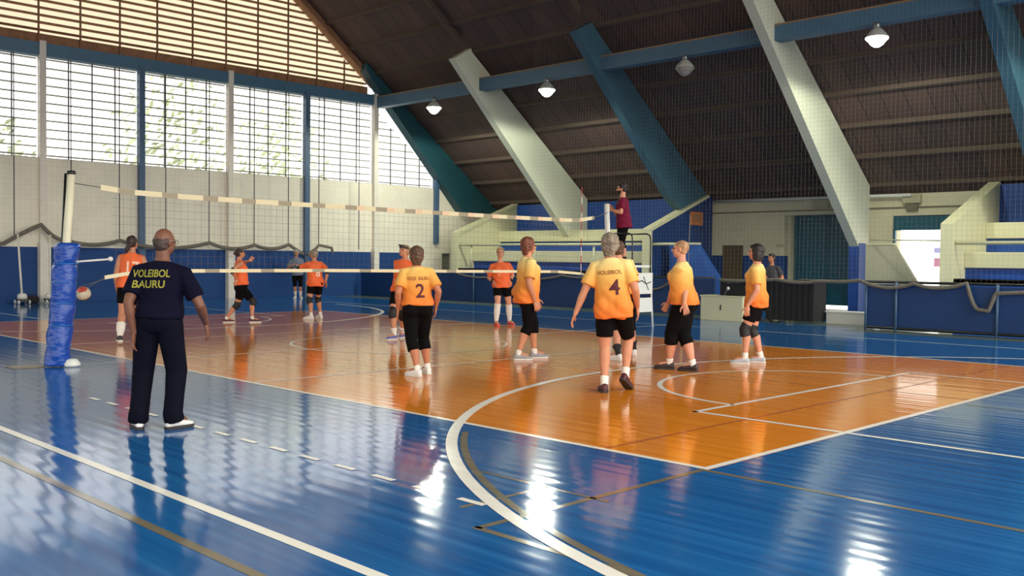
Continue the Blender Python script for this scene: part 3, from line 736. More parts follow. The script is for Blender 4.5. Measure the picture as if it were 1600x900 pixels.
# ------------------------------------------------------------------ TREES outside the louvres
def tree(x, y, h, r, label):
    t = empty('tree', (x, y, 0), label, 'tree', 'trees beyond the louvred windows')
    m = MB(); m.tube([(0, 0, -.1), (.1, .05, h*.3), (.0, .1, h*.5)], [.22, .17, .08], 9)
    for k in range(6):
        a = k*1.05; m.tube([(.05, .05, h*.4+.05*k), (math.cos(a)*r*.4, math.sin(a)*r*.4, h*.52)], [.06, .02], 6)
    m.build('trunk', M_bark, t)
    m = MB(); rn = random.Random(int(x*10+y*7))
    for k in range(650):
        u = Vector((rn.gauss(0, 1), rn.gauss(0, 1), rn.gauss(0, 1))).normalized()*(rn.random()**.4)
        p = Vector((u.x*r, u.y*r, h*.68+u.z*h*.36)); a = Vector((rn.gauss(0, 1), rn.gauss(0, 1), rn.gauss(0, 1))).normalized(); b = a.orthogonal().normalized()
        c = a.cross(b); s_ = rn.uniform(.12, .22)
        m.add([p-b*s_, p+c*s_*.45, p+b*s_, p-c*s_*.45], [(0, 1, 2, 3)], 0)
    m.build('crown', M_leaf, t)
tree(-24, 7.5, 8.5, 2.6, 'leafy tree outside, behind the middle louvred windows')
tree(-25, 13.0, 8.0, 2.3, 'leafy tree outside, behind the right louvred windows')
tree(-25, .5, 7.0, 2.2, 'leafy tree outside, behind the left louvred windows')

# ------------------------------------------------------------------ PEOPLE
PEOPLE = {
 'coach': {'at': [5.037, -6.527, 0.0], 'H': 1.637, 'yaw': 140.0, 'head_yaw': 105.0, 'head_pitch': -4, 'neck': [0.015, 0.033, 1.365], 'hem': 0.904, 'leg': 0.08, 'feet': [[-0.107, -0.121, 0.0, 165.0, 0], [0.107, 0.121, 0.0, 100.0, 0]], 'hands': [([-0.031, -0.186, 0.791], [-0.05, -0.178, 0.67]), ([0.07, 0.388, 0.851], [0.064, 0.421, 0.714])]},
 'seventeen': {'at': [-3.18, -3.191, 0.0], 'H': 1.729, 'yaw': 148.5, 'head_yaw': 131.5, 'head_pitch': 0, 'neck': [0.015, 0.036, 1.443], 'hem': 0.889, 'leg': 0.613, 'feet': [[0.085, -0.199, 0.0, 161.5, 0], [-0.085, 0.199, 0.0, 146.5, 0]], 'hands': [([-0.167, -0.134, 0.844], [-0.248, -0.068, 0.647]), ([-0.03, 0.307, 0.971], [-0.133, 0.321, 0.806])]},
 'padded': {'at': [-5.979, 0.455, 0.0], 'H': 1.574, 'yaw': 70.5, 'head_yaw': 70.5, 'head_pitch': 0, 'neck': [-0.025, -0.043, 1.324], 'hem': 0.807, 'leg': 0.506, 'pel': [0.002, 0.004, 0.697], 'feet': [[0.158, 0.221, 0.0, 65.5, 0], [-0.158, -0.221, 0.0, 65.5, 0]], 'hands': [([-0.101, 0.228, 1.312], [-0.124, 0.349, 1.409]), ([0.081, -0.161, 0.932], [0.067, -0.227, 0.757])]},
 'clapper': {'at': [-15.826, 8.143, 0.0], 'H': 1.649, 'yaw': -32.6, 'head_yaw': -32.6, 'head_pitch': 0, 'neck': [-0.032, -0.05, 1.376], 'hem': 0.787, 'leg': 0.415, 'feet': [[0.048, 0.083, 0.0, -22.6, 0], [-0.048, -0.083, 0.0, -42.6, 0]], 'hands': [([0.245, -0.099, 1.074], [0.261, -0.26, 1.182]), ([0.137, -0.343, 1.105], [0.238, -0.296, 1.182])]},
 'throwback': {'at': [-6.2, 2.425, 0.0], 'H': 1.584, 'yaw': 171.5, 'head_yaw': -163.5, 'head_pitch': 0, 'neck': [-0.004, -0.006, 1.321], 'hem': 0.749, 'leg': 0.573, 'feet': [[0.13, -0.224, 0.0, -143.5, 0], [-0.13, 0.224, 0.0, 176.5, 0]], 'hands': [([-0.356, -0.085, 1.229], [-0.48, -0.091, 1.168]), ([0.223, 0.156, 0.856], [0.198, 0.208, 0.694])]},
 'visor': {'at': [-0.687, 0.478, 0.0], 'H': 1.641, 'yaw': -68.3, 'head_yaw': -83.3, 'head_pitch': 18, 'neck': [0.079, 0.1, 1.396], 'hem': 0.836, 'leg': 0.589, 'feet': [[-0.108, 0.191, 0.0, -48.3, 0], [0.108, -0.191, 0.0, -78.3, 0]], 'hands': [([0.171, 0.217, 0.893], [0.2, 0.253, 0.759]), ([0.07, -0.073, 1.005], [0.096, -0.12, 0.796])]},
 'two': {'at': [3.619, -2.572, 0.0], 'H': 1.551, 'yaw': 148.3, 'head_yaw': 140.3, 'head_pitch': 0, 'neck': [-0.032, -0.038, 1.319], 'hem': 0.855, 'leg': 0.303, 'pel': [-0.024, -0.029, 0.746], 'feet': [[0.055, -0.136, 0.0, -169.7, 0], [-0.055, 0.136, 0.0, 165.3, 0]], 'hands': [([-0.156, -0.219, 0.792], [-0.186, -0.224, 0.629]), ([0.081, 0.175, 0.823], [0.044, 0.178, 0.641])]},
 'redhair': {'at': [3.189, -0.204, 0.0], 'H': 1.718, 'yaw': 63.8, 'head_yaw': 68.8, 'head_pitch': 0, 'neck': [-0.036, -0.034, 1.446], 'hem': 0.803, 'leg': 0.368, 'pel': [-0.043, -0.041, 0.685], 'feet': [[-0.019, 0.184, 0.0, 61.8, 0], [0.019, -0.184, 0.0, 55.8, 0]], 'hands': [([-0.111, 0.24, 0.858], [-0.077, 0.273, 0.674]), ([0.186, -0.099, 0.84], [0.226, -0.061, 0.653])]},
 'whitesock': {'at': [-2.016, 4.406, 0.0], 'H': 1.658, 'yaw': -42.6, 'head_yaw': -44.6, 'head_pitch': 0, 'neck': [-0.063, -0.064, 1.344], 'hem': 0.813, 'leg': 0.621, 'feet': [[0.018, 0.193, 0.0, -14.6, 0], [-0.018, -0.193, 0.0, -29.6, 0]], 'hands': [([0.102, 0.075, 0.938], [0.137, 0.025, 0.762]), ([-0.075, -0.246, 0.937], [0.022, -0.262, 0.777])]},
 'four': {'at': [6.081, -1.874, 0.0], 'H': 1.698, 'yaw': 120.8, 'head_yaw': 113.8, 'head_pitch': 2, 'neck': [-0.059, -0.048, 1.436], 'hem': 0.792, 'leg': 0.59, 'feet': [[-0.05, -0.136, 0.0, 138.8, 0], [0.05, 0.136, 0.0, 103.8, 32]], 'hands': [([-0.311, -0.314, 0.836], [-0.361, -0.328, 0.716]), ([0.128, 0.205, 0.91], [0.116, 0.247, 0.755])]},
 'hidden': {'at': [3.904, 1.046, 0.0], 'H': 1.693, 'yaw': 138.2, 'head_yaw': 148.2, 'head_pitch': 0, 'neck': [-0.088, -0.07, 1.452], 'hem': 0.913, 'leg': 0.382, 'feet': [[0.145, -0.4, 0.0, -171.8, 0], [-0.145, 0.4, 0.0, 133.2, 0]], 'hands': [([-0.225, -0.05, 0.916], [-0.243, -0.039, 0.727]), ([0.044, 0.06, 0.905], [0.042, 0.096, 0.736])]},
 'profile': {'at': [5.352, 0.311, 0.0], 'H': 1.68, 'yaw': -156.9, 'head_yaw': -152.9, 'head_pitch': 3, 'neck': [0.026, 0.018, 1.4], 'hem': 0.862, 'leg': 0.338, 'pel': [0.055, 0.039, 0.721], 'feet': [[-0.165, -0.03, 0.0, -152.9, 0], [0.165, 0.03, 0.0, -164.9, 0]], 'hands': [([-0.224, 0.087, 0.866], [-0.307, 0.09, 0.735]), ([0.237, -0.212, 0.884], [0.289, -0.2, 0.716])]},
 'bob': {'at': [5.519, 1.785, 0.0], 'H': 1.661, 'yaw': -156.9, 'head_yaw': -158.9, 'head_pitch': 2, 'neck': [0.071, 0.043, 1.383], 'hem': 0.787, 'leg': 0.599, 'pel': [0.066, 0.04, 0.716], 'feet': [[-0.028, -0.164, 0.0, -152.9, 0], [0.028, 0.164, 0.0, -156.9, 0]], 'hands': [([0.072, -0.19, 0.812], [0.06, -0.197, 0.644]), ([-0.105, 0.17, 0.813], [-0.128, 0.18, 0.648])]},
 'referee': {'at': [-0.1, 6.05, 1.32], 'H': 1.724, 'yaw': -149.6, 'head_yaw': -143.6, 'head_pitch': -6, 'neck': [-0.029, -0.023, 1.415], 'hem': 0.782, 'leg': 0.337, 'feet': [[-0.122, 0.056, 0.0, -149.6, 0], [0.059, -0.106, 0.0, -149.6, 0]], 'hands': [([-0.077, -0.342, 1.147], [-0.238, -0.316, 1.219]), ([-0.322, -0.064, 1.247], [-0.323, -0.192, 1.268])]},
 'seated': {'at': [0.5, 11.5, 0.0], 'H': 1.62, 'yaw': -90.6, 'head_yaw': -100.6, 'head_pitch': 0, 'neck': [-0.186, -0.105, 1.311], 'hem': 0.931, 'leg': 0.456, 'feet': [[0.059, -0.311, 0.0, -90.6, 0], [-0.06, -0.378, 0.0, -90.6, 0]], 'hands': [([0.124, -0.389, 0.941], [0.096, -0.52, 0.926]), ([-0.112, -0.522, 0.937], [-0.113, -0.638, 0.922])]},
}

class Blob(MB):
    """closed overlapping pieces that are fused into one surface by a voxel remesh"""
    def loft(s, secs, n=20, cap=True):
        # secs: (centre, half-width vec, half-depth vec, superellipse power)
        vs = []
        for c, U, V in secs:
            for k in range(n):
                a = 2*PI*k/n; ca, sa = math.cos(a), math.sin(a); e = .9
                x = math.copysign(abs(ca)**e, ca); y = math.copysign(abs(sa)**e, sa)
                vs.append(c+U*x+V*y)
        fs = [(i*n+k, i*n+(k+1)%n, (i+1)*n+(k+1)%n, (i+1)*n+k) for i in range(len(secs)-1) for k in range(n)]
        fs += [tuple(range(n))[::-1], tuple(range(len(vs)-n, len(vs)))]
        return s.add(vs, fs, 0, True)
    def limb(s, pts, rad, n=14, round0=True, round1=True, squash=None):
        """tapered limb through pts; rounded or flat ends"""
        P = [Vector(p) for p in pts]; R = list(rad)
        out = []
        def fr(i):
            d = (P[min(i+1, len(P)-1)]-P[max(i-1, 0)]).normalized(); return d
        secs = []
        for i in range(len(P)):
            d = fr(i)
            if i == 0 and round0:
                for q in (1.0, .8, .45): secs.append((P[0]-d*R[0]*q, d, R[0]*math.sqrt(max(0.003, 1-q*q))))
            secs.append((P[i], d, R[i]))
            if i == len(P)-1 and round1:
                for q in (.45, .8, 1.0): secs.append((P[i]+d*R[i]*q, d, R[i]*math.sqrt(max(0.003, 1-q*q))))
        prev = None; L = []
        for c, d, r in secs:
            a = d.orthogonal().normalized() if prev is None else (prev-d*prev.dot(d)).normalized()
            prev = a; b = d.cross(a); L.append((c, a*r, b*r))
        return s.loft(L, n)
    def ell(s, c, ax, r, nu=16, nv=10):
        vs = []; X, Y, Z = ax
        for j in range(nv+1):
            th = max(.02, min(PI-.02, PI*j/nv))
            for i in range(nu):
                ph = 2*PI*i/nu
                vs.append(c+X*(r[0]*math.sin(th)*math.cos(ph))+Y*(r[1]*math.sin(th)*math.sin(ph))+Z*(r[2]*math.cos(th)))
        fs = [(j*nu+i, (j+1)*nu+i, (j+1)*nu+(i+1)%nu, j*nu+(i+1)%nu) for j in range(nv) for i in range(nu)]
        fs += [tuple(range(nu)), tuple(range(nv*nu, (nv+1)*nu))[::-1]]
        return s.add(vs, fs, 0, True)
    def fuse(s, name, m, parent, voxel=.008, smooth=5, rough=0, seed=0, post=None):
        me = bpy.data.meshes.new(name); me.from_pydata(s.v, [], s.f)
        bm = bmesh.new(); bm.from_mesh(me)
        bmesh.ops.recalc_face_normals(bm, faces=bm.faces); bm.to_mesh(me); bm.free()
        o = bpy.data.objects.new(name, me); COL.objects.link(o)
        r = o.modifiers.new('r', 'REMESH'); r.mode = 'VOXEL'; r.voxel_size = voxel; r.use_smooth_shade = True
        k = o.modifiers.new('s', 'SMOOTH'); k.factor = .5; k.iterations = smooth
        dg = bpy.context.evaluated_depsgraph_get(); me2 = bpy.data.meshes.new_from_object(o.evaluated_get(dg))
        o.modifiers.clear(); o.data = me2; bpy.data.meshes.remove(me)
        me2.name = name; me2.materials.clear(); me2.materials.append(m)
        if rough or post:
            cs = [v.co.copy() for v in me2.vertices]; ns = [v.normal.copy() for v in me2.vertices]; out = []
            for c, nn in zip(cs, ns):
                if rough:
                    q = math.sin(c.x*70+seed)*math.sin(c.y*83+1)*math.sin(c.z*61+2)+.6*math.sin(c.z*140+c.x*90)+1.1*math.sin(c.x*41+c.z*33+seed*2)*math.sin(c.y*47-c.z*29); c = c+nn*(q*rough)
                if post: c = post(c, nn)
                out += list(c)
            me2.vertices.foreach_set('co', out)
        me2.polygons.foreach_set('use_smooth', [True]*len(me2.polygons)); me2.update()
        o.parent = parent
        return o

def skinm(k, c): return mat('skin_'+k, c, .5, .4, noise=.08, nscale=14)
SKIN = {'a': skinm('tan', srgb(196, 132, 98)), 'b': skinm('brown', srgb(120, 76, 56)), 'c': skinm('rosy', srgb(210, 146, 116)), 'd': skinm('warm', srgb(184, 116, 82))}
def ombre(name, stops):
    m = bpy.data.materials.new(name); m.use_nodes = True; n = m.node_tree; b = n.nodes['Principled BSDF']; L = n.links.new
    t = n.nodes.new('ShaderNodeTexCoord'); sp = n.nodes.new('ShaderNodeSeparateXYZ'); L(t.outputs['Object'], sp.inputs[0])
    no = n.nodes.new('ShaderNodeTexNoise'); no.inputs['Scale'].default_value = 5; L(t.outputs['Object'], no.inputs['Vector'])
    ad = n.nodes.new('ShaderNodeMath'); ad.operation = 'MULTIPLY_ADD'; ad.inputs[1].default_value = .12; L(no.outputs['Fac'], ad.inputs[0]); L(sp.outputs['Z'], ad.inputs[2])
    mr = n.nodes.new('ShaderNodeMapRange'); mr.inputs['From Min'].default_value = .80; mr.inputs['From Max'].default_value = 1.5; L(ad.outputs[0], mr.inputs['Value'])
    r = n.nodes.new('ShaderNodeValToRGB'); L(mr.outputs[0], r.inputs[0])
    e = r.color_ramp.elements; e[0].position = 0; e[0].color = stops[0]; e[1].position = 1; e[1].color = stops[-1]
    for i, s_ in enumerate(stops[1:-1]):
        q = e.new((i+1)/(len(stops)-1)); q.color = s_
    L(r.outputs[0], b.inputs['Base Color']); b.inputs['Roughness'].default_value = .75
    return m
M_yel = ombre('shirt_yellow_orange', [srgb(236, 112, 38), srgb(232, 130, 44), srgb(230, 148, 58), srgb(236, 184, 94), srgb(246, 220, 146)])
M_ora = mat('shirt_orange', srgb(240, 106, 50), .75, noise=.08, nscale=6)
M_navyshirt = mat('shirt_navy', srgb(11, 10, 32), .85, .12, noise=.12, nscale=7)
M_navypant = mat('track_pants_navy', srgb(9, 9, 24), .85, .12, noise=.12, nscale=7)
M_maroon = mat('shirt_maroon', srgb(112, 18, 50), .8, .2, noise=.1, nscale=7)
M_grey = mat('shirt_grey', srgb(110, 118, 134), .8, noise=.1, nscale=7)
M_dkgrey = mat('shirt_dark_grey', srgb(50, 50, 60), .8, noise=.1, nscale=7)
M_blackf = mat('shorts_black', srgb(10, 8, 9), .85, .12, noise=.15, nscale=8)
M_sockw = mat('sock_white', srgb(228, 222, 212), .8)
M_sockb = mat('sock_black', srgb(30, 28, 30), .8)
M_kneepad = mat('knee_pad_black', srgb(20, 18, 20), .6)
M_stock = mat('stocking_grey', srgb(96, 84, 80), .8)
SHOE = {k: mat('shoe_'+k, c, .5) for k, c in dict(white=srgb(226, 222, 216), grey=srgb(150, 146, 148), silver=srgb(176, 182, 190), maroon=srgb(78, 26, 32), dark=srgb(50, 38, 38), red=srgb(216, 78, 66), blue=srgb(96, 100, 160), black=srgb(36, 30, 30), pink=srgb(186, 150, 150)).items()}
M_sole = mat('shoe_sole', srgb(210, 206, 200), .6); M_soledk = mat('shoe_sole_dark', srgb(46, 38, 38), .6)
HAIR = {k: mat('hair_'+k, c, .6, noise=.5, nscale=34, stretch=(1, 1, .3)) for k, c in dict(grey=srgb(132, 118, 100), brown=srgb(88, 60, 42), black=srgb(34, 24, 24), red=srgb(112, 62, 40), blonde=srgb(170, 130, 92), dark=srgb(52, 34, 30), stubble=srgb(66, 48, 40), white=srgb(170, 162, 152)).items()}
M_eye = mat('eye_dark', srgb(24, 18, 16), .2); M_lip = mat('lips', srgb(168, 84, 72), .5)
M_glass = mat('spectacles', srgb(150, 150, 150), .2, metal=.6)
M_num = mat('print_dark_maroon', srgb(84, 20, 24), .7); M_numw = mat('print_white', srgb(250, 214, 190), .7); M_numy = mat('print_yellow', srgb(150, 142, 44), .7)
M_word = mat('print_brown', srgb(150, 84, 28), .7); M_wb = mat('wristband_black', srgb(22, 22, 28), .7)
M_beard = mat('beard', srgb(36, 24, 22), .8)
M_visor = mat('visor_dark', srgb(50, 60, 60), .6)

def ik(A, T, l1, l2, pole):
    d = T-A; L = d.length
    if L > (l1+l2)*.999:
        k = L/((l1+l2)*.999); l1 *= k; l2 *= k
    d.normalize(); a = (l1*l1-l2*l2+L*L)/(2*L); h = math.sqrt(max(0, l1*l1-a*a))
    p = pole-d*pole.dot(d)
    p = p.normalized() if p.length > 1e-5 else d.orthogonal().normalized()
    return A+d*a+p*h
def ang(deg): return Vector((math.cos(math.radians(deg)), math.sin(math.radians(deg)), 0))

def person(key, label, group=None, sex='f', bulk=1.0, belly=0.0, skin='a', hair='grey', style='short', shirt=None, sleeve='short',
           pants=None, pant_len=None, sock=None, sock_top=.16, shoe='white', sole=None, knee=False, number=None, num_x=.02, word=None, ncol=None, vox=.007,
           glasses=False, beard=False, sitting=False, chest_mark=None, wrist=None, visor=False, coach=False, elbow_band=False, long_pants=False, spread=1.0, thick=1.0):
    D = PEOPLE[key]; H = D['H']; at = D['at']
    if D.get('name'): pass
    root = empty('person', at, label, 'person', group)
    F = ang(D['yaw']); Rt = Vector((F.y, -F.x, 0)); Up = Vector((0, 0, 1))       # body forward, right, up
    Lf = -Rt
    neck = Vector(D['neck']); neck.z = min(neck.z, H*.845)
    feet = [(Vector(f[:3]), f[3], f[4]) for f in D['feet']]                       # [left, right]
    ank = []
    for p, yaw, lift in feet:
        fd = ang(yaw); l = math.radians(lift)
        # contact is under mid foot; the ankle sits behind it
        toe = p+fd*.055
        a = toe-fd*(math.cos(l)*.105)+Up*(.05*H+math.sin(l)*.15)
        ank.append((a, fd, l))
    # pelvis
    mid = (ank[0][0]+ank[1][0])*.5
    pel = Vector((mid.x, mid.y, 0))
    if 'pel' in D: pel = Vector((D['pel'][0], D['pel'][1], 0))
    elif not sitting: pel = Vector(((mid.x*.6+neck.x*.4), (mid.y*.6+neck.y*.4), 0))
    hw = .052*H
    if sitting: pel.z = .50
    else:
        z = .525*H
        for i, sg in ((0, -1), (1, 1)):
            hp = pel+Rt*(hw*sg); d = Vector((hp.x-ank[i][0].x, hp.y-ank[i][0].y, 0)).length
            z = min(z, ank[i][0].z+math.sqrt(max(.01, (.478*H)**2-d*d)))
        pel.z = z
    hip = [pel-Rt*hw, pel+Rt*hw]
    kn = []
    for i in (0, 1):
        pole = (ank[i][1]*.7+F*.5)
        kn.append(ik(hip[i], ank[i][0], .242*H, .242*H, pole))
    # torso frame
    ax = (neck-pel); ax.normalize()
    tf = (F-ax*F.dot(ax)).normalized(); tr = tf.cross(ax).normalized()           # right
    TL = (neck-pel).length
    sw = (.093 if sex == 'f' else .106)*H*(.6+.4*bulk)
    dr_ = .046 if sex == 'f' else .058
    sh = [neck-ax*dr_*H-tr*sw, neck-ax*dr_*H+tr*sw]
    # head
    hf = ang(D['head_yaw']); p_ = math.radians(D['head_pitch']); hfw = (hf*math.cos(p_)+Up*math.sin(p_)).normalized()
    hr = Vector((hf.y, -hf.x, 0)); hu = hr.cross(hfw).normalized()
    top = H
    hc = neck+Up*(.098*H)+hf*.012*H
    hc.z = H-.066*H
    # ---------------- torso sections (t along pelvis-neck, half width, half depth, forward offset)
    b = .42+.58*bulk
    S = [(-.14, .060*b, .055*b, .0), (-.05, .090*b, .068*b, -.006), (.06, .098*b, .076*b, -.008), (.22, .094*b, .070*b, .0+belly*.5), (.40, .086*b, .066*b, .004+belly),
         (.56, .088*b, .066*b, .006+belly*.7), (.70, .094*b, .068*b, .008+(.006 if sex == 'f' else 0)), (.82, .097*(b*.6+.4), .060*b, .002), (.90, .082, .050, -.004), (.96, .052, .040, -.004), (1.03, .036, .036, 0)]
    def tsec(extra=0, t0=-9, t1=9, flare=0):
        L = []
        for t, w_, d_, fo in S:
            if t < t0 or t > t1: continue
            L.append((pel+ax*(t*TL)+tf*(fo*H), tr*(w_*H+extra), tf*(d_*H+extra+(belly*.45*H if .15 < t < .65 else 0))))
        return L
    hands = []
    body = Blob()
    body.loft(tsec())
    GL = [(pel+ax*(.02*TL)-tf*(.040*H*b)+tr*(sg*.045*H*b), (.052*H*b, .048*H*b, .058*H*b)) for sg in (-1, 1)] if sex == 'f' and not sitting else []
    for c_, r_ in GL: body.ell(c_, (tr, tf, ax), r_)
    # neck + head
    body.limb([neck-ax*.03*H, neck+ax*.02*H, hc-hu*.03*H-hfw*.012*H], [.040*H*(.5+.5*b), .033*H, .031*H])
    HX = (hr, hfw, hu)
    body.ell(hc+hu*.010*H-hfw*.004*H, HX, (.044*H, .054*H, .056*H))
    body.ell(hc-hu*.028*H+hfw*.014*H, HX, (.035*H, .038*H, .038*H))
    body.ell(hc-hu*.050*H+hfw*.032*H, HX, (.018*H, .015*H, .014*H))         # chin
    body.limb([hc+hu*.008*H+hfw*.049*H, hc-hu*.014*H+hfw*.060*H], [.006*H, .0095*H])  # nose
    body.ell(hc+hu*.014*H+hfw*.043*H, HX, (.030*H, .010*H, .007*H))         # brow
    body.ell(hc-hu*.030*H+hfw*.047*H, HX, (.013*H, .007*H, .006*H))         # mouth
    for sg in (-1, 1):
        body.ell(hc-hu*.002*H+hr*(sg*.044*H)-hfw*.004*H, HX, (.006*H, .011*H, .018*H))   # ears
        body.ell(hc-hu*.012*H+hr*(sg*.022*H)+hfw*.036*H, HX, (.013*H, .012*H, .012*H))   # cheeks
    arms = []
    ab = .55+.45*b
    for i, sg in ((0, -1), (1, 1)):
        wr = Vector(D['hands'][i][0]); tip = Vector(D['hands'][i][1])
        pole = -tf*1.0+tr*(sg*.45)-Up*.2
        el = ik(sh[i], wr, .172*H, .152*H, pole)
        arms.append((sh[i], el, wr))
        body.limb([neck-ax*.040*H+tr*(sg*.04*H), sh[i], sh[i].lerp(el, .35), sh[i].lerp(el, .75), el], [.034*H*ab, .034*H*ab, .031*H*ab, .026*H*ab, .023*H*ab])
        body.limb([el, el.lerp(wr, .3), el.lerp(wr, .75), wr], [.023*H*ab, .0245*H*ab, .018*H, .0148*H])
        # hand : palm, four fingers, thumb
        hd = (tip-wr).normalized()
        inw = (-tr*sg)                      # palms face the thighs
        pn = (inw-hd*inw.dot(hd)).normalized()
        ac = hd.cross(pn)                   # across the palm
        if ac.dot(tf) < 0: ac = -ac         # towards the thumb (forward)
        hl = .105*H
        pc = wr+hd*hl*.28
        body.ell(pc, (ac, pn, hd), (.0235*H, .0105*H, .032*H), 12, 8)
        kn0 = wr+hd*hl*.48
        for q, (o_, ln) in enumerate(((.0185, .40), (.0065, .46), (-.006, .43), (-.0175, .33))):
            base = kn0+ac*(o_*H)
            d1 = (hd+ac*(o_*7*spread)+pn*.12).normalized(); d2 = (d1+pn*.45).normalized(); d3 = (d2+pn*.55).normalized()
            p1 = base+d1*hl*ln*.42; p2 = p1+d2*hl*ln*.33; p3 = p2+d3*hl*ln*.25
            body.limb([base-d1*hl*.12, base, p1, p2, p3], [.0058*H, .0056*H, .0053*H, .0048*H, .0042*H], 8)
        tb = wr+hd*hl*.14+ac*.016*H
        td = (hd*.72+ac*.75+pn*.25).normalized(); t1_ = tb+td*hl*.26; td2 = (hd*.95+ac*.3+pn*.35).normalized()
        body.limb([tb, t1_, t1_+td2*hl*.22], [.0078*H, .0064*H, .0050*H], 8)
    lb = (.45+.55*b)*thick
    for i in (0, 1):
        h_, k_, (a_, fd, l_) = hip[i], kn[i], ank[i]
        body.limb([h_, h_.lerp(k_, .25), h_.lerp(k_, .6), k_], [.056*H*lb, .053*H*lb, .043*H*lb, .032*H*lb])
        back = -(fd)*.010*H
        body.limb([k_, k_.lerp(a_, .28)+back, k_.lerp(a_, .6)+back*.5, a_.lerp(k_, .1), a_], [.032*H*lb, .0345*H*lb, .026*H*lb, .0195*H, .020*H])
        body.limb([a_, a_-Up*.012*H+fd*.07*H*math.cos(l_)-Up*math.sin(l_)*.07*H], [.020*H, .016*H], 10)
    bo = body.fuse('body', SKIN[skin], root, vox, 4)
    # facial details
    for sg in (-1, 1):
        m = MB(); m.ball(hc+hu*.003*H+hr*(sg*.019*H)+hfw*.0475*H, .0058*H, 0, 10, 8); m.build('eye', M_eye, root)
    if glasses:
        m = MB()
        for sg in (-1, 1):
            c = hc+hu*.003*H+hr*(sg*.020*H)+hfw*.060*H
            m.tube([c+hr*(.014*H*math.cos(a))+hu*(.011*H*math.sin(a)) for a in [2*PI*k/16 for k in range(17)]], .0022, 5, caps=False)
            m.tube([c+hr*(sg*.014*H), hc+hu*.006*H+hr*(sg*.047*H)+hfw*.0*H], .0022, 5)
        m.bar(hc+hu*.004*H-hr*.006*H+hfw*.061*H, hc+hu*.004*H+hr*.006*H+hfw*.061*H, .002, 5)
        m.build('spectacles', M_glass, root)
    if beard:
        bl = Blob(); bl.ell(hc-hu*.034*H+hfw*.020*H, HX, (.037*H, .036*H, .030*H)); bl.ell(hc-hu*.055*H+hfw*.034*H, HX, (.02*H, .016*H, .012*H))
        bl.fuse('beard', M_beard, root, .008, 3, .0015)
    # ---------------- hair
    hb = Blob(); Hm = HAIR[hair]
    cap_c = hc+hu*.020*H-hfw*.014*H
    if style == 'short':
        hb.ell(cap_c, HX, (.053*H, .058*H, .056*H)); hb.ell(hc-hu*.014*H-hfw*.026*H, HX, (.047*H, .036*H, .042*H)); hb.ell(hc+hu*.048*H+hfw*.012*H, HX, (.038*H, .038*H, .020*H))
    elif style == 'thin':
        hb.ell(cap_c, HX, (.049*H, .055*H, .050*H)); hb.ell(hc-hu*.010*H-hfw*.024*H, HX, (.043*H, .034*H, .036*H))
    elif style == 'puffy':
        hb.ell(cap_c+hu*.004*H, HX, (.058*H, .062*H, .056*H)); hb.ell(hc-hu*.018*H-hfw*.028*H, HX, (.054*H, .042*H, .046*H)); hb.ell(hc-hu*.052*H-hfw*.030*H, HX, (.040*H, .026*H, .034*H))
        for sg in (-1, 1): hb.ell(hc-hu*.004*H+hr*(sg*.040*H)-hfw*.006*H, HX, (.016*H, .03*H, .036*H))
    elif style == 'bob':
        hb.ell(cap_c, HX, (.053*H, .060*H, .056*H)); hb.ell(hc-hu*.03*H-hfw*.026*H, HX, (.052*H, .040*H, .060*H))
        for sg in (-1, 1): hb.ell(hc-hu*.022*H+hr*(sg*.042*H)-hfw*.010*H, HX, (.014*H, .034*H, .056*H))
        hb.ell(hc+hu*.046*H+hfw*.022*H, HX, (.036*H, .030*H, .018*H))
    elif style == 'pony':
        hb.ell(cap_c, HX, (.051*H, .058*H, .054*H)); hb.ell(hc-hu*.008*H-hfw*.022*H, HX, (.046*H, .036*H, .042*H)); hb.ell(hc-hu*.012*H-hfw*.066*H, HX, (.022*H, .022*H, .024*H))
        hb.limb([hc-hu*.015*H-hfw*.07*H, hc-hu*.055*H-hfw*.075*H-hr*.015*H, hc-hu*.09*H-hfw*.062*H-hr*.03*H], [.02*H, .022*H, .010*H])
    elif style == 'bun':
        hb.ell(cap_c, HX, (.050*H, .058*H, .053*H)); hb.ell(hc-hu*.010*H-hfw*.022*H, HX, (.046*H, .036*H, .040*H)); hb.ell(hc+hu*.004*H-hfw*.070*H, HX, (.026*H, .024*H, .026*H))
    elif style == 'fringe':
        hb.ell(hc-hu*.004*H-hfw*.016*H, HX, (.0455*H, .0455*H, .042*H)); hb.ell(hc-hu*.03*H-hfw*.022*H, HX, (.040*H, .032*H, .024*H))
        for sg in (-1, 1): hb.ell(hc+hu*.002*H+hr*(sg*.041*H)-hfw*.010*H, HX, (.005*H, .020*H, .014*H))
    hb.fuse('hair', Hm, root, .008, 3, .0034 if style in ('short', 'puffy') else .002, seed=len(key))
    if visor:
        m = MB(); m.tube([hc+hu*.028*H+hr*(.052*H*math.cos(a))+hfw*(.058*H*math.sin(a)) for a in [2*PI*k/24 for k in range(25)]], .011, 6, caps=False)
        c0 = hc+hu*.03*H
        vs = [c0+hr*(.045*H*math.cos(a))+hfw*(.05*H*math.sin(a)) for a in [PI*k/10 for k in range(11)]]+[c0+hu*.012*H+hr*(.05*H*math.cos(a))+hfw*(.098*H*math.sin(a)+.0*H) for a in [PI*k/10 for k in range(11)]]
        m.add(vs+[v+hu*.006 for v in vs], [(k, k+1, 12+k, 11+k) for k in range(10)]+[(22+k, 33+k, 34+k, 23+k) for k in range(10)]+[(11+k, 12+k, 34+k, 33+k) for k in range(10)], 0, True)
        m.build('visor', M_visor, root)
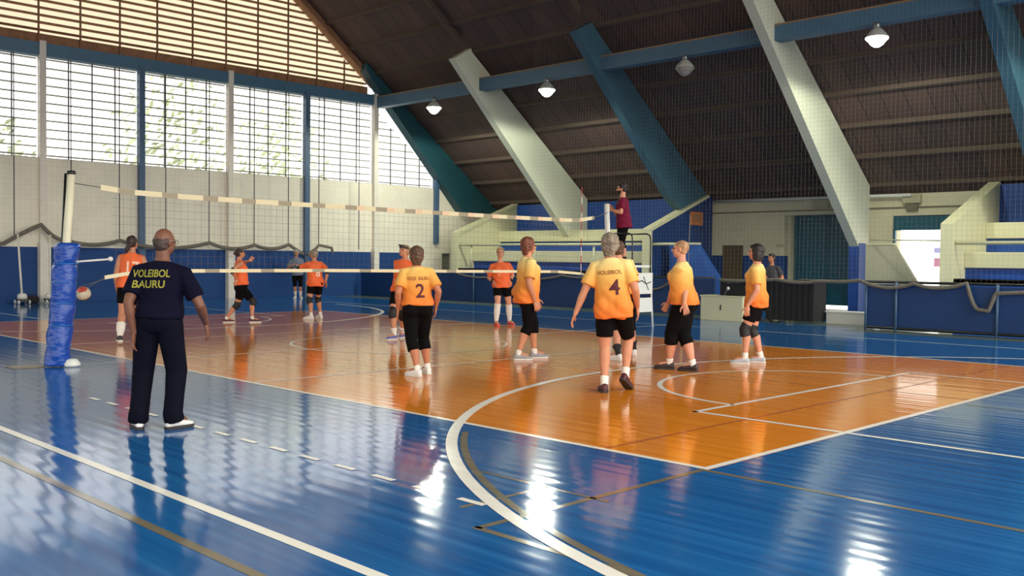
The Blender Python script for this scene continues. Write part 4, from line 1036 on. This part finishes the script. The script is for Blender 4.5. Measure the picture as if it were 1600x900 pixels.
    # ---------------- pants / shorts
    def zpt(i, z):
        """point on leg i at height z"""
        h_, k_, a_ = hip[i], kn[i], ank[i][0]
        if z >= k_.z: t = (h_.z-z)/max(1e-4, h_.z-k_.z); return h_.lerp(k_, max(0, min(1, t))), t*.5
        t = (k_.z-z)/max(1e-4, k_.z-a_.z); return k_.lerp(a_, max(0, min(1, t))), .5+.5*t
    zl = D['leg'] if pant_len is None else pant_len*H
    pb = Blob(); e = .011
    pb.loft(tsec(e, -.2, .36))
    for c_, r_ in GL: pb.ell(c_, (tr, tf, ax), tuple(q+e for q in r_))
    for i in (0, 1):
        h_, k_, (a_, fd, l_) = hip[i], kn[i], ank[i]
        if sitting: pb.limb([h_, h_.lerp(k_, .5), k_], [.066*H*lb, .056*H*lb, .046*H*lb]); continue
        endp, tt = zpt(i, zl)
        if long_pants:
            pb.limb([h_, h_.lerp(k_, .35), k_, k_.lerp(a_, .5), a_+Up*.02-fd*.0], [.065*H*lb, .058*H*lb, .050*H*lb, .045*H*lb, .045*H*lb], round1=False)
            pb.limb([a_+Up*.05, a_-Up*.018+fd*.02], [.046*H*lb, .048*H*lb], round1=False)
        elif tt <= .5:
            loose = .010 if tt < .42 else .004
            u = tt/.5; pts = [h_.lerp(k_, u*q) for q in (0, .3, .65, 1)]
            rr = [.056*H*lb+e, lerp(.056, .049, u*.4)*H*lb+e, lerp(.056, .042, u*.75)*H*lb+e+loose*.5, lerp(.055, .034, u)*H*lb+e+loose]
            pb.limb(pts, rr, round1=False)
        else:
            u = (tt-.5)/.5; end = k_.lerp(a_, u)
            pb.limb([h_, h_.lerp(k_, .3), h_.lerp(k_, .7), k_, k_.lerp(end, .5)-fd*.006, end-fd*.008], [.056*H*lb+e, .052*H*lb+e, .042*H*lb+e, .035*H*lb+e, .036*H*lb+e, .037*H*lb+e], round1=False)
    pb.fuse('trousers' if long_pants else 'shorts', pants or M_blackf, root, .009, 4)
    # ---------------- shirt
    sb = Blob(); e = .020
    zh = D['hem']; th = (zh-pel.z)/max(.1, (neck.z-pel.z))
    L = tsec(e, max(th, -.3)+.02, .93)
    base = L[0]
    # hem ring follows the torso width a little lower down
    def at_t(t, ex):
        for (a, b2) in zip(S, S[1:]):
            if a[0] <= t <= b2[0]:
                q = (t-a[0])/(b2[0]-a[0]); w_, d_, fo = [lerp(a[k], b2[k], q) for k in (1, 2, 3)]
                if t < .06: w_ = max(w_, .098*b); d_ = max(d_, .078*b)
                return (pel+ax*(t*TL)+tf*(fo*H), tr*(w_*H+ex), tf*(d_*H+ex+(belly*.45*H if .1 < t < .65 else 0)))
        return (pel+ax*(t*TL), tr*(.1*b*H+ex), tf*(.08*b*H+ex))
    L = [at_t(th, e+.006), at_t(max(th+.05, -.1), e+.009)]+[at_t(t, e+.004*(1-t)) for t in (.15, .3, .45, .6, .75, .85) if t > th+.1]
    L += [(pel+ax*(.91*TL), tr*(.086*H), tf*(.060*H)), (pel+ax*(.975*TL)-tf*.004*H, tr*(.058*H), tf*(.047*H)), (pel+ax*(1.01*TL)-tf*.004*H, tr*(.044*H), tf*(.042*H))]
    sb.loft(L, 24)
    for i, sg in ((0, -1), (1, 1)):
        s_, e_, w_ = arms[i]
        if sleeve == 'short':
            sb.limb([neck-ax*.040*H+tr*(sg*.04*H), s_, s_.lerp(e_, .4), s_.lerp(e_, .74)], [.040*H*ab, .041*H*ab, .041*H*ab, .044*H*ab], round1=False)
        else:
            sb.limb([neck-ax*.045*H+tr*(sg*.04*H), s_-tr*(sg*.012*H)], [.038*H*ab, .036*H*ab])
    if sex == 'f' and belly >= 0:
        for sg in (-1, 1): sb.ell(pel+ax*(.68*TL)+tf*(.058*H*b)+tr*(sg*.040*H*b), (tr, tf, ax), (.040*H*b, .034*H*b, .042*H*b))
    if not sitting:
        for i in (0, 1):
            if zh < hip[i].z+.02: sb.ell(hip[i]+ax*.015*H, (tr, tf, ax), ((.058*H*lb+.026), (.060*H*lb+.026), .07*H))
        for c_, r_ in GL:
            if zh < c_.z+.03*H: sb.ell(c_+ax*.01*H, (tr, tf, ax), (r_[0]+.018, r_[1]+.014, r_[2]+.05))
    def fold(co, nn):
        if co.z < zh-.004: co = Vector((co.x, co.y, zh-.004))
        q = math.sin(co.z*38+co.x*11+co.y*7)*math.sin((co.x+co.y)*13+co.z*6+len(key)); k = max(0, min(1, (neck.z-.08*H-co.z)/.25))
        q2 = math.sin(co.z*24+co.x*31-co.y*27+len(key)*2)*math.sin(co.z*9+co.y*17+1); return co+nn*((.006*q+.006*abs(q2))*k)
    so = sb.fuse('shirt', shirt, root, .009, 5, post=fold)
    # ---------------- prints on the shirt
    def print_on(text, zc, size, m_, name, side=-1, xoff=0, wid=None, rot=0):
        c = bpy.data.curves.new('t', 'FONT'); c.body = text; c.size = size; c.align_x = 'CENTER'; c.align_y = 'CENTER'; c.offset = size*.018; c.space_line = .92
        to = bpy.data.objects.new('t', c); COL.objects.link(to)
        dg = bpy.context.evaluated_depsgraph_get(); me = bpy.data.meshes.new_from_object(to.evaluated_get(dg)); bpy.data.objects.remove(to)
        bm = bmesh.new(); bm.from_mesh(me); bmesh.ops.triangulate(bm, faces=bm.faces)
        for _ in range(2):
            ee = [x for x in bm.edges if x.calc_length() > .02]
            if ee: bmesh.ops.subdivide_edges(bm, edges=ee, cuts=1); bmesh.ops.triangulate(bm, faces=bm.faces)
        xs_ = [v.co.x for v in bm.verts]; sx = 1 if not wid else wid/max(.01, max(xs_)-min(xs_))
        tree_ = BVHTree.FromPolygons([v.co for v in so.data.vertices], [tuple(p.vertices) for p in so.data.polygons])
        cen = pel.lerp(neck, (zc-pel.z)/(neck.z-pel.z)); dirn = tf*(-side)         # side -1: print on the back, seen from behind
        rx = tr if side < 0 else -tr
        dead = []
        for v in bm.verts:
            x = v.co.x*sx+xoff; o_ = cen+rx*x+ax*(v.co.y+rot*x)-dirn*.7
            hit = tree_.ray_cast(o_, dirn)
            if hit[0] is None: dead.append(v)
            else: v.co = hit[0]-dirn*.004
        if dead: bmesh.ops.delete(bm, geom=dead, context='VERTS')
        bm.to_mesh(me); bm.free(); me.materials.clear(); me.materials.append(m_)
        o = bpy.data.objects.new(name, me); COL.objects.link(o); o.parent = so
        return o
    if word: print_on(word, H*.755, .060, ncol[1], 'lettering', wid=.27)
    if number: print_on(number, H*(.655 if key != 'seventeen' else .70), .23, ncol[0], 'number', xoff=num_x)
    if coach:
        print_on('VOLEIBOL', 1.262, .085, M_numy, 'lettering', wid=.30, xoff=-.055, rot=.05)
        print_on('BAURU', 1.175, .085, M_numy, 'lettering', wid=.25, xoff=-.065, rot=.05)
    if chest_mark: print_on(chest_mark, H*.655, .10, M_numw, 'number', side=1, xoff=-.05)
    # ---------------- knee pads, socks, wristbands, shoes
    for i in (0, 1):
        h_, k_, (a_, fd, l_) = hip[i], kn[i], ank[i]
        if knee:
            q = Blob(); q.limb([k_.lerp(h_, .19), k_+fd*.012, k_.lerp(a_, .26)], [.044*H*lb, .046*H*lb, .042*H*lb], round0=False, round1=False); q.ell(k_+fd*.03*H, (fd.cross(Up), fd, Up), (.03*H, .02*H, .04*H))
            q.fuse('knee_pad', M_kneepad, root, .009, 4)
        if sock:
            tq = sock_top
            q = Blob(); pts = [k_.lerp(a_, 1-tq), k_.lerp(a_, 1-tq*.5)-fd*.003, a_, a_-Up*.015*H+fd*.02]
            r0 = (.021 if tq < .3 else .037)*H*lb; q.limb(pts, [max(r0, .023*H)+.006, (.023 if tq < .5 else .036)*H*max(1, lb if tq > .5 else 1)+.004, .024*H, .022*H], round0=False)
            q.fuse('sock', sock, root, .008, 3)
        # shoe
        l = l_; f2 = (fd*math.cos(l)-Up*math.sin(l)).normalized(); u2 = (Up*math.cos(l)+fd*math.sin(l)).normalized(); rr_ = f2.cross(u2)
        org = a_-u2*(.05*H)                      # point on the sole under the ankle
        q = Blob(); Ls = []
        for t, wd, hh in ((-.062, .020, .055), (-.050, .034, .080), (-.02, .039, .092), (.02, .040, .088), (.06, .043, .070), (.11, .048, .056), (.155, .045, .046), (.185, .032, .036), (.197, .016, .026)):
            k2 = H/1.65; Ls.append((org+f2*(t*k2)+u2*(hh*k2*.5+.012), rr_*(wd*k2), u2*(hh*k2*.5)))
        q.loft(Ls, 14)
        so_ = q.fuse('shoe', SHOE[shoe], root, .007, 3)
        ms = MB(); Ls = [(-.066, .020), (-.052, .036), (-.02, .041), (.02, .041), (.06, .045), (.11, .051), (.155, .047), (.187, .033), (.201, .014)]
        k2 = H/1.65; pl_ = [org+f2*(t*k2)+rr_*(wd*k2) for t, wd in Ls]+[org+f2*(t*k2)-rr_*(wd*k2) for t, wd in Ls[::-1]]
        n_ = len(pl_); vs = [p+u2*.002 for p in pl_]+[p+u2*.026 for p in pl_]
        ms.add(vs, [tuple(range(n_))[::-1], tuple(range(n_, 2*n_))]+[(k, (k+1) % n_, n_+(k+1) % n_, n_+k) for k in range(n_)])
        ms.build('sole', sole or M_sole, so_)
        if wrist and i in wrist:
            s_, e_, w_ = arms[i]; c_ = wrist[i]; q = Blob()
            q.limb([w_.lerp(e_, .02), w_.lerp(e_, c_[1])], [.0185*H, lerp(.0195, .0265*ab, c_[1])*H], round0=False, round1=False); q.fuse('wristband', c_[0], root, .007, 2)
        if elbow_band:
            s_, e_, w_ = arms[i]; q = Blob(); q.limb([e_.lerp(s_, .25), e_, e_.lerp(w_, .28)], [.031*H*ab, .029*H*ab, .029*H*ab], round0=False, round1=False); q.fuse('elbow_pad', M_wb, root, .008, 2)
    return root

YG, OG = 'players in yellow and orange shirts', 'players in orange sleeveless shirts'
person('coach', 'bald man in navy shirt and track pants standing by the padded post, back turned', None, sex='m', bulk=1.12, belly=.012, skin='b', hair='stubble', style='fringe', shirt=M_navyshirt,
       pants=M_navypant, long_pants=True, shoe='white', sole=M_soledk, glasses=True, coach=True, vox=.006, sock=M_sockb, sock_top=.2, spread=1.6)
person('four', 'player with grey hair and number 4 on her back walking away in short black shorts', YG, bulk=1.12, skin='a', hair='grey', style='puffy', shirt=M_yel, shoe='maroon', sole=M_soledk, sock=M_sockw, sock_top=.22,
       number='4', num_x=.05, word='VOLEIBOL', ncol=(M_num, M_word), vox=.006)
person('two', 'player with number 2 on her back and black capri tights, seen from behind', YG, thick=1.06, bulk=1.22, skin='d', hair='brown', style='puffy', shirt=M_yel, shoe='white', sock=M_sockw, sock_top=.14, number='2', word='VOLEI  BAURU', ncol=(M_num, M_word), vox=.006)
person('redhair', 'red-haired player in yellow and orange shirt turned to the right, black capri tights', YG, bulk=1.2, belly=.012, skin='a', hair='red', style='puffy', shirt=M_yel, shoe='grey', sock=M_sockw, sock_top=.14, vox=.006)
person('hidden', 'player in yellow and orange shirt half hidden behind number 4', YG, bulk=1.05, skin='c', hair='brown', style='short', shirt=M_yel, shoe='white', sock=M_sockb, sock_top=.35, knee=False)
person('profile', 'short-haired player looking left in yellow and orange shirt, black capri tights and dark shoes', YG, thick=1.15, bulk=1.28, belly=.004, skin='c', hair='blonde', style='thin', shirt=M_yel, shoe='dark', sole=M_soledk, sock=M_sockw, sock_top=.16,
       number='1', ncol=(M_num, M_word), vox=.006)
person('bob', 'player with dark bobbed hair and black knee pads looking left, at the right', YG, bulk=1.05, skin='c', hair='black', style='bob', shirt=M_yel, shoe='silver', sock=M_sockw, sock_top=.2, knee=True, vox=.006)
person('seventeen', 'player in orange sleeveless shirt number 17 behind the man in navy, white socks', OG, bulk=1.1, skin='a', hair='dark', style='pony', shirt=M_ora, sleeve='none', shoe='black', sock=M_sockw, sock_top=.55, number='17', ncol=(M_numw, M_numw))
person('padded', 'orange-shirted player striding right with black knee pads and dark shoes', OG, bulk=1.08, skin='a', hair='dark', style='bun', shirt=M_ora, sleeve='none', shoe='maroon', sole=M_sole, sock=M_sockw, sock_top=.14, knee=True, elbow_band=True)
person('throwback', 'orange-shirted player with white shoes and knee pads near the far left corner of the court', OG, bulk=1.12, skin='a', hair='grey', style='short', shirt=M_ora, sleeve='short', shoe='white', sock=M_sockw, sock_top=.2, knee=True, elbow_band=True, number='8', ncol=(M_numw, M_numw))
person('visor', 'orange-shirted player in a dark visor looking up, behind number 2', OG, bulk=1.0, skin='a', hair='blonde', style='short', shirt=M_ora, sleeve='short', shoe='blue', sock=M_sockw, sock_top=.3, knee=True, visor=True, wrist={0: (M_sockw, .7), 1: (M_sockw, .7)})
person('whitesock', 'orange-shirted player with knee-high white socks and red shoes facing the camera', OG, bulk=1.15, skin='c', hair='blonde', style='short', shirt=M_ora, sleeve='short', shoe='red', sole=SHOE['red'], sock=M_sockw, sock_top=.98, glasses=True, chest_mark='1',
       wrist={0: (M_wb, .3), 1: (M_wb, .3)})
person('clapper', 'grey-haired person in grey shirt and black shorts clasping hands at the end wall', None, sex='m', bulk=1.0, skin='a', hair='white', style='short', shirt=M_grey, shoe='white', sock=M_sockw, sock_top=.4, vox=.009)
person('referee', 'bearded referee in maroon shirt standing on the white stand', None, sex='m', bulk=1.05, skin='c', hair='black', style='short', shirt=M_maroon, shoe='black', sole=M_soledk, sock=M_sockb, sock_top=.2, beard=True, pants=M_blackf)
person('seated', 'person in dark shirt sitting behind the black covered desk', None, sex='m', bulk=1.05, skin='d', hair='black', style='short', shirt=M_dkgrey, shoe='black', sock=M_sockb, sitting=True, pants=M_blackf, vox=.009)
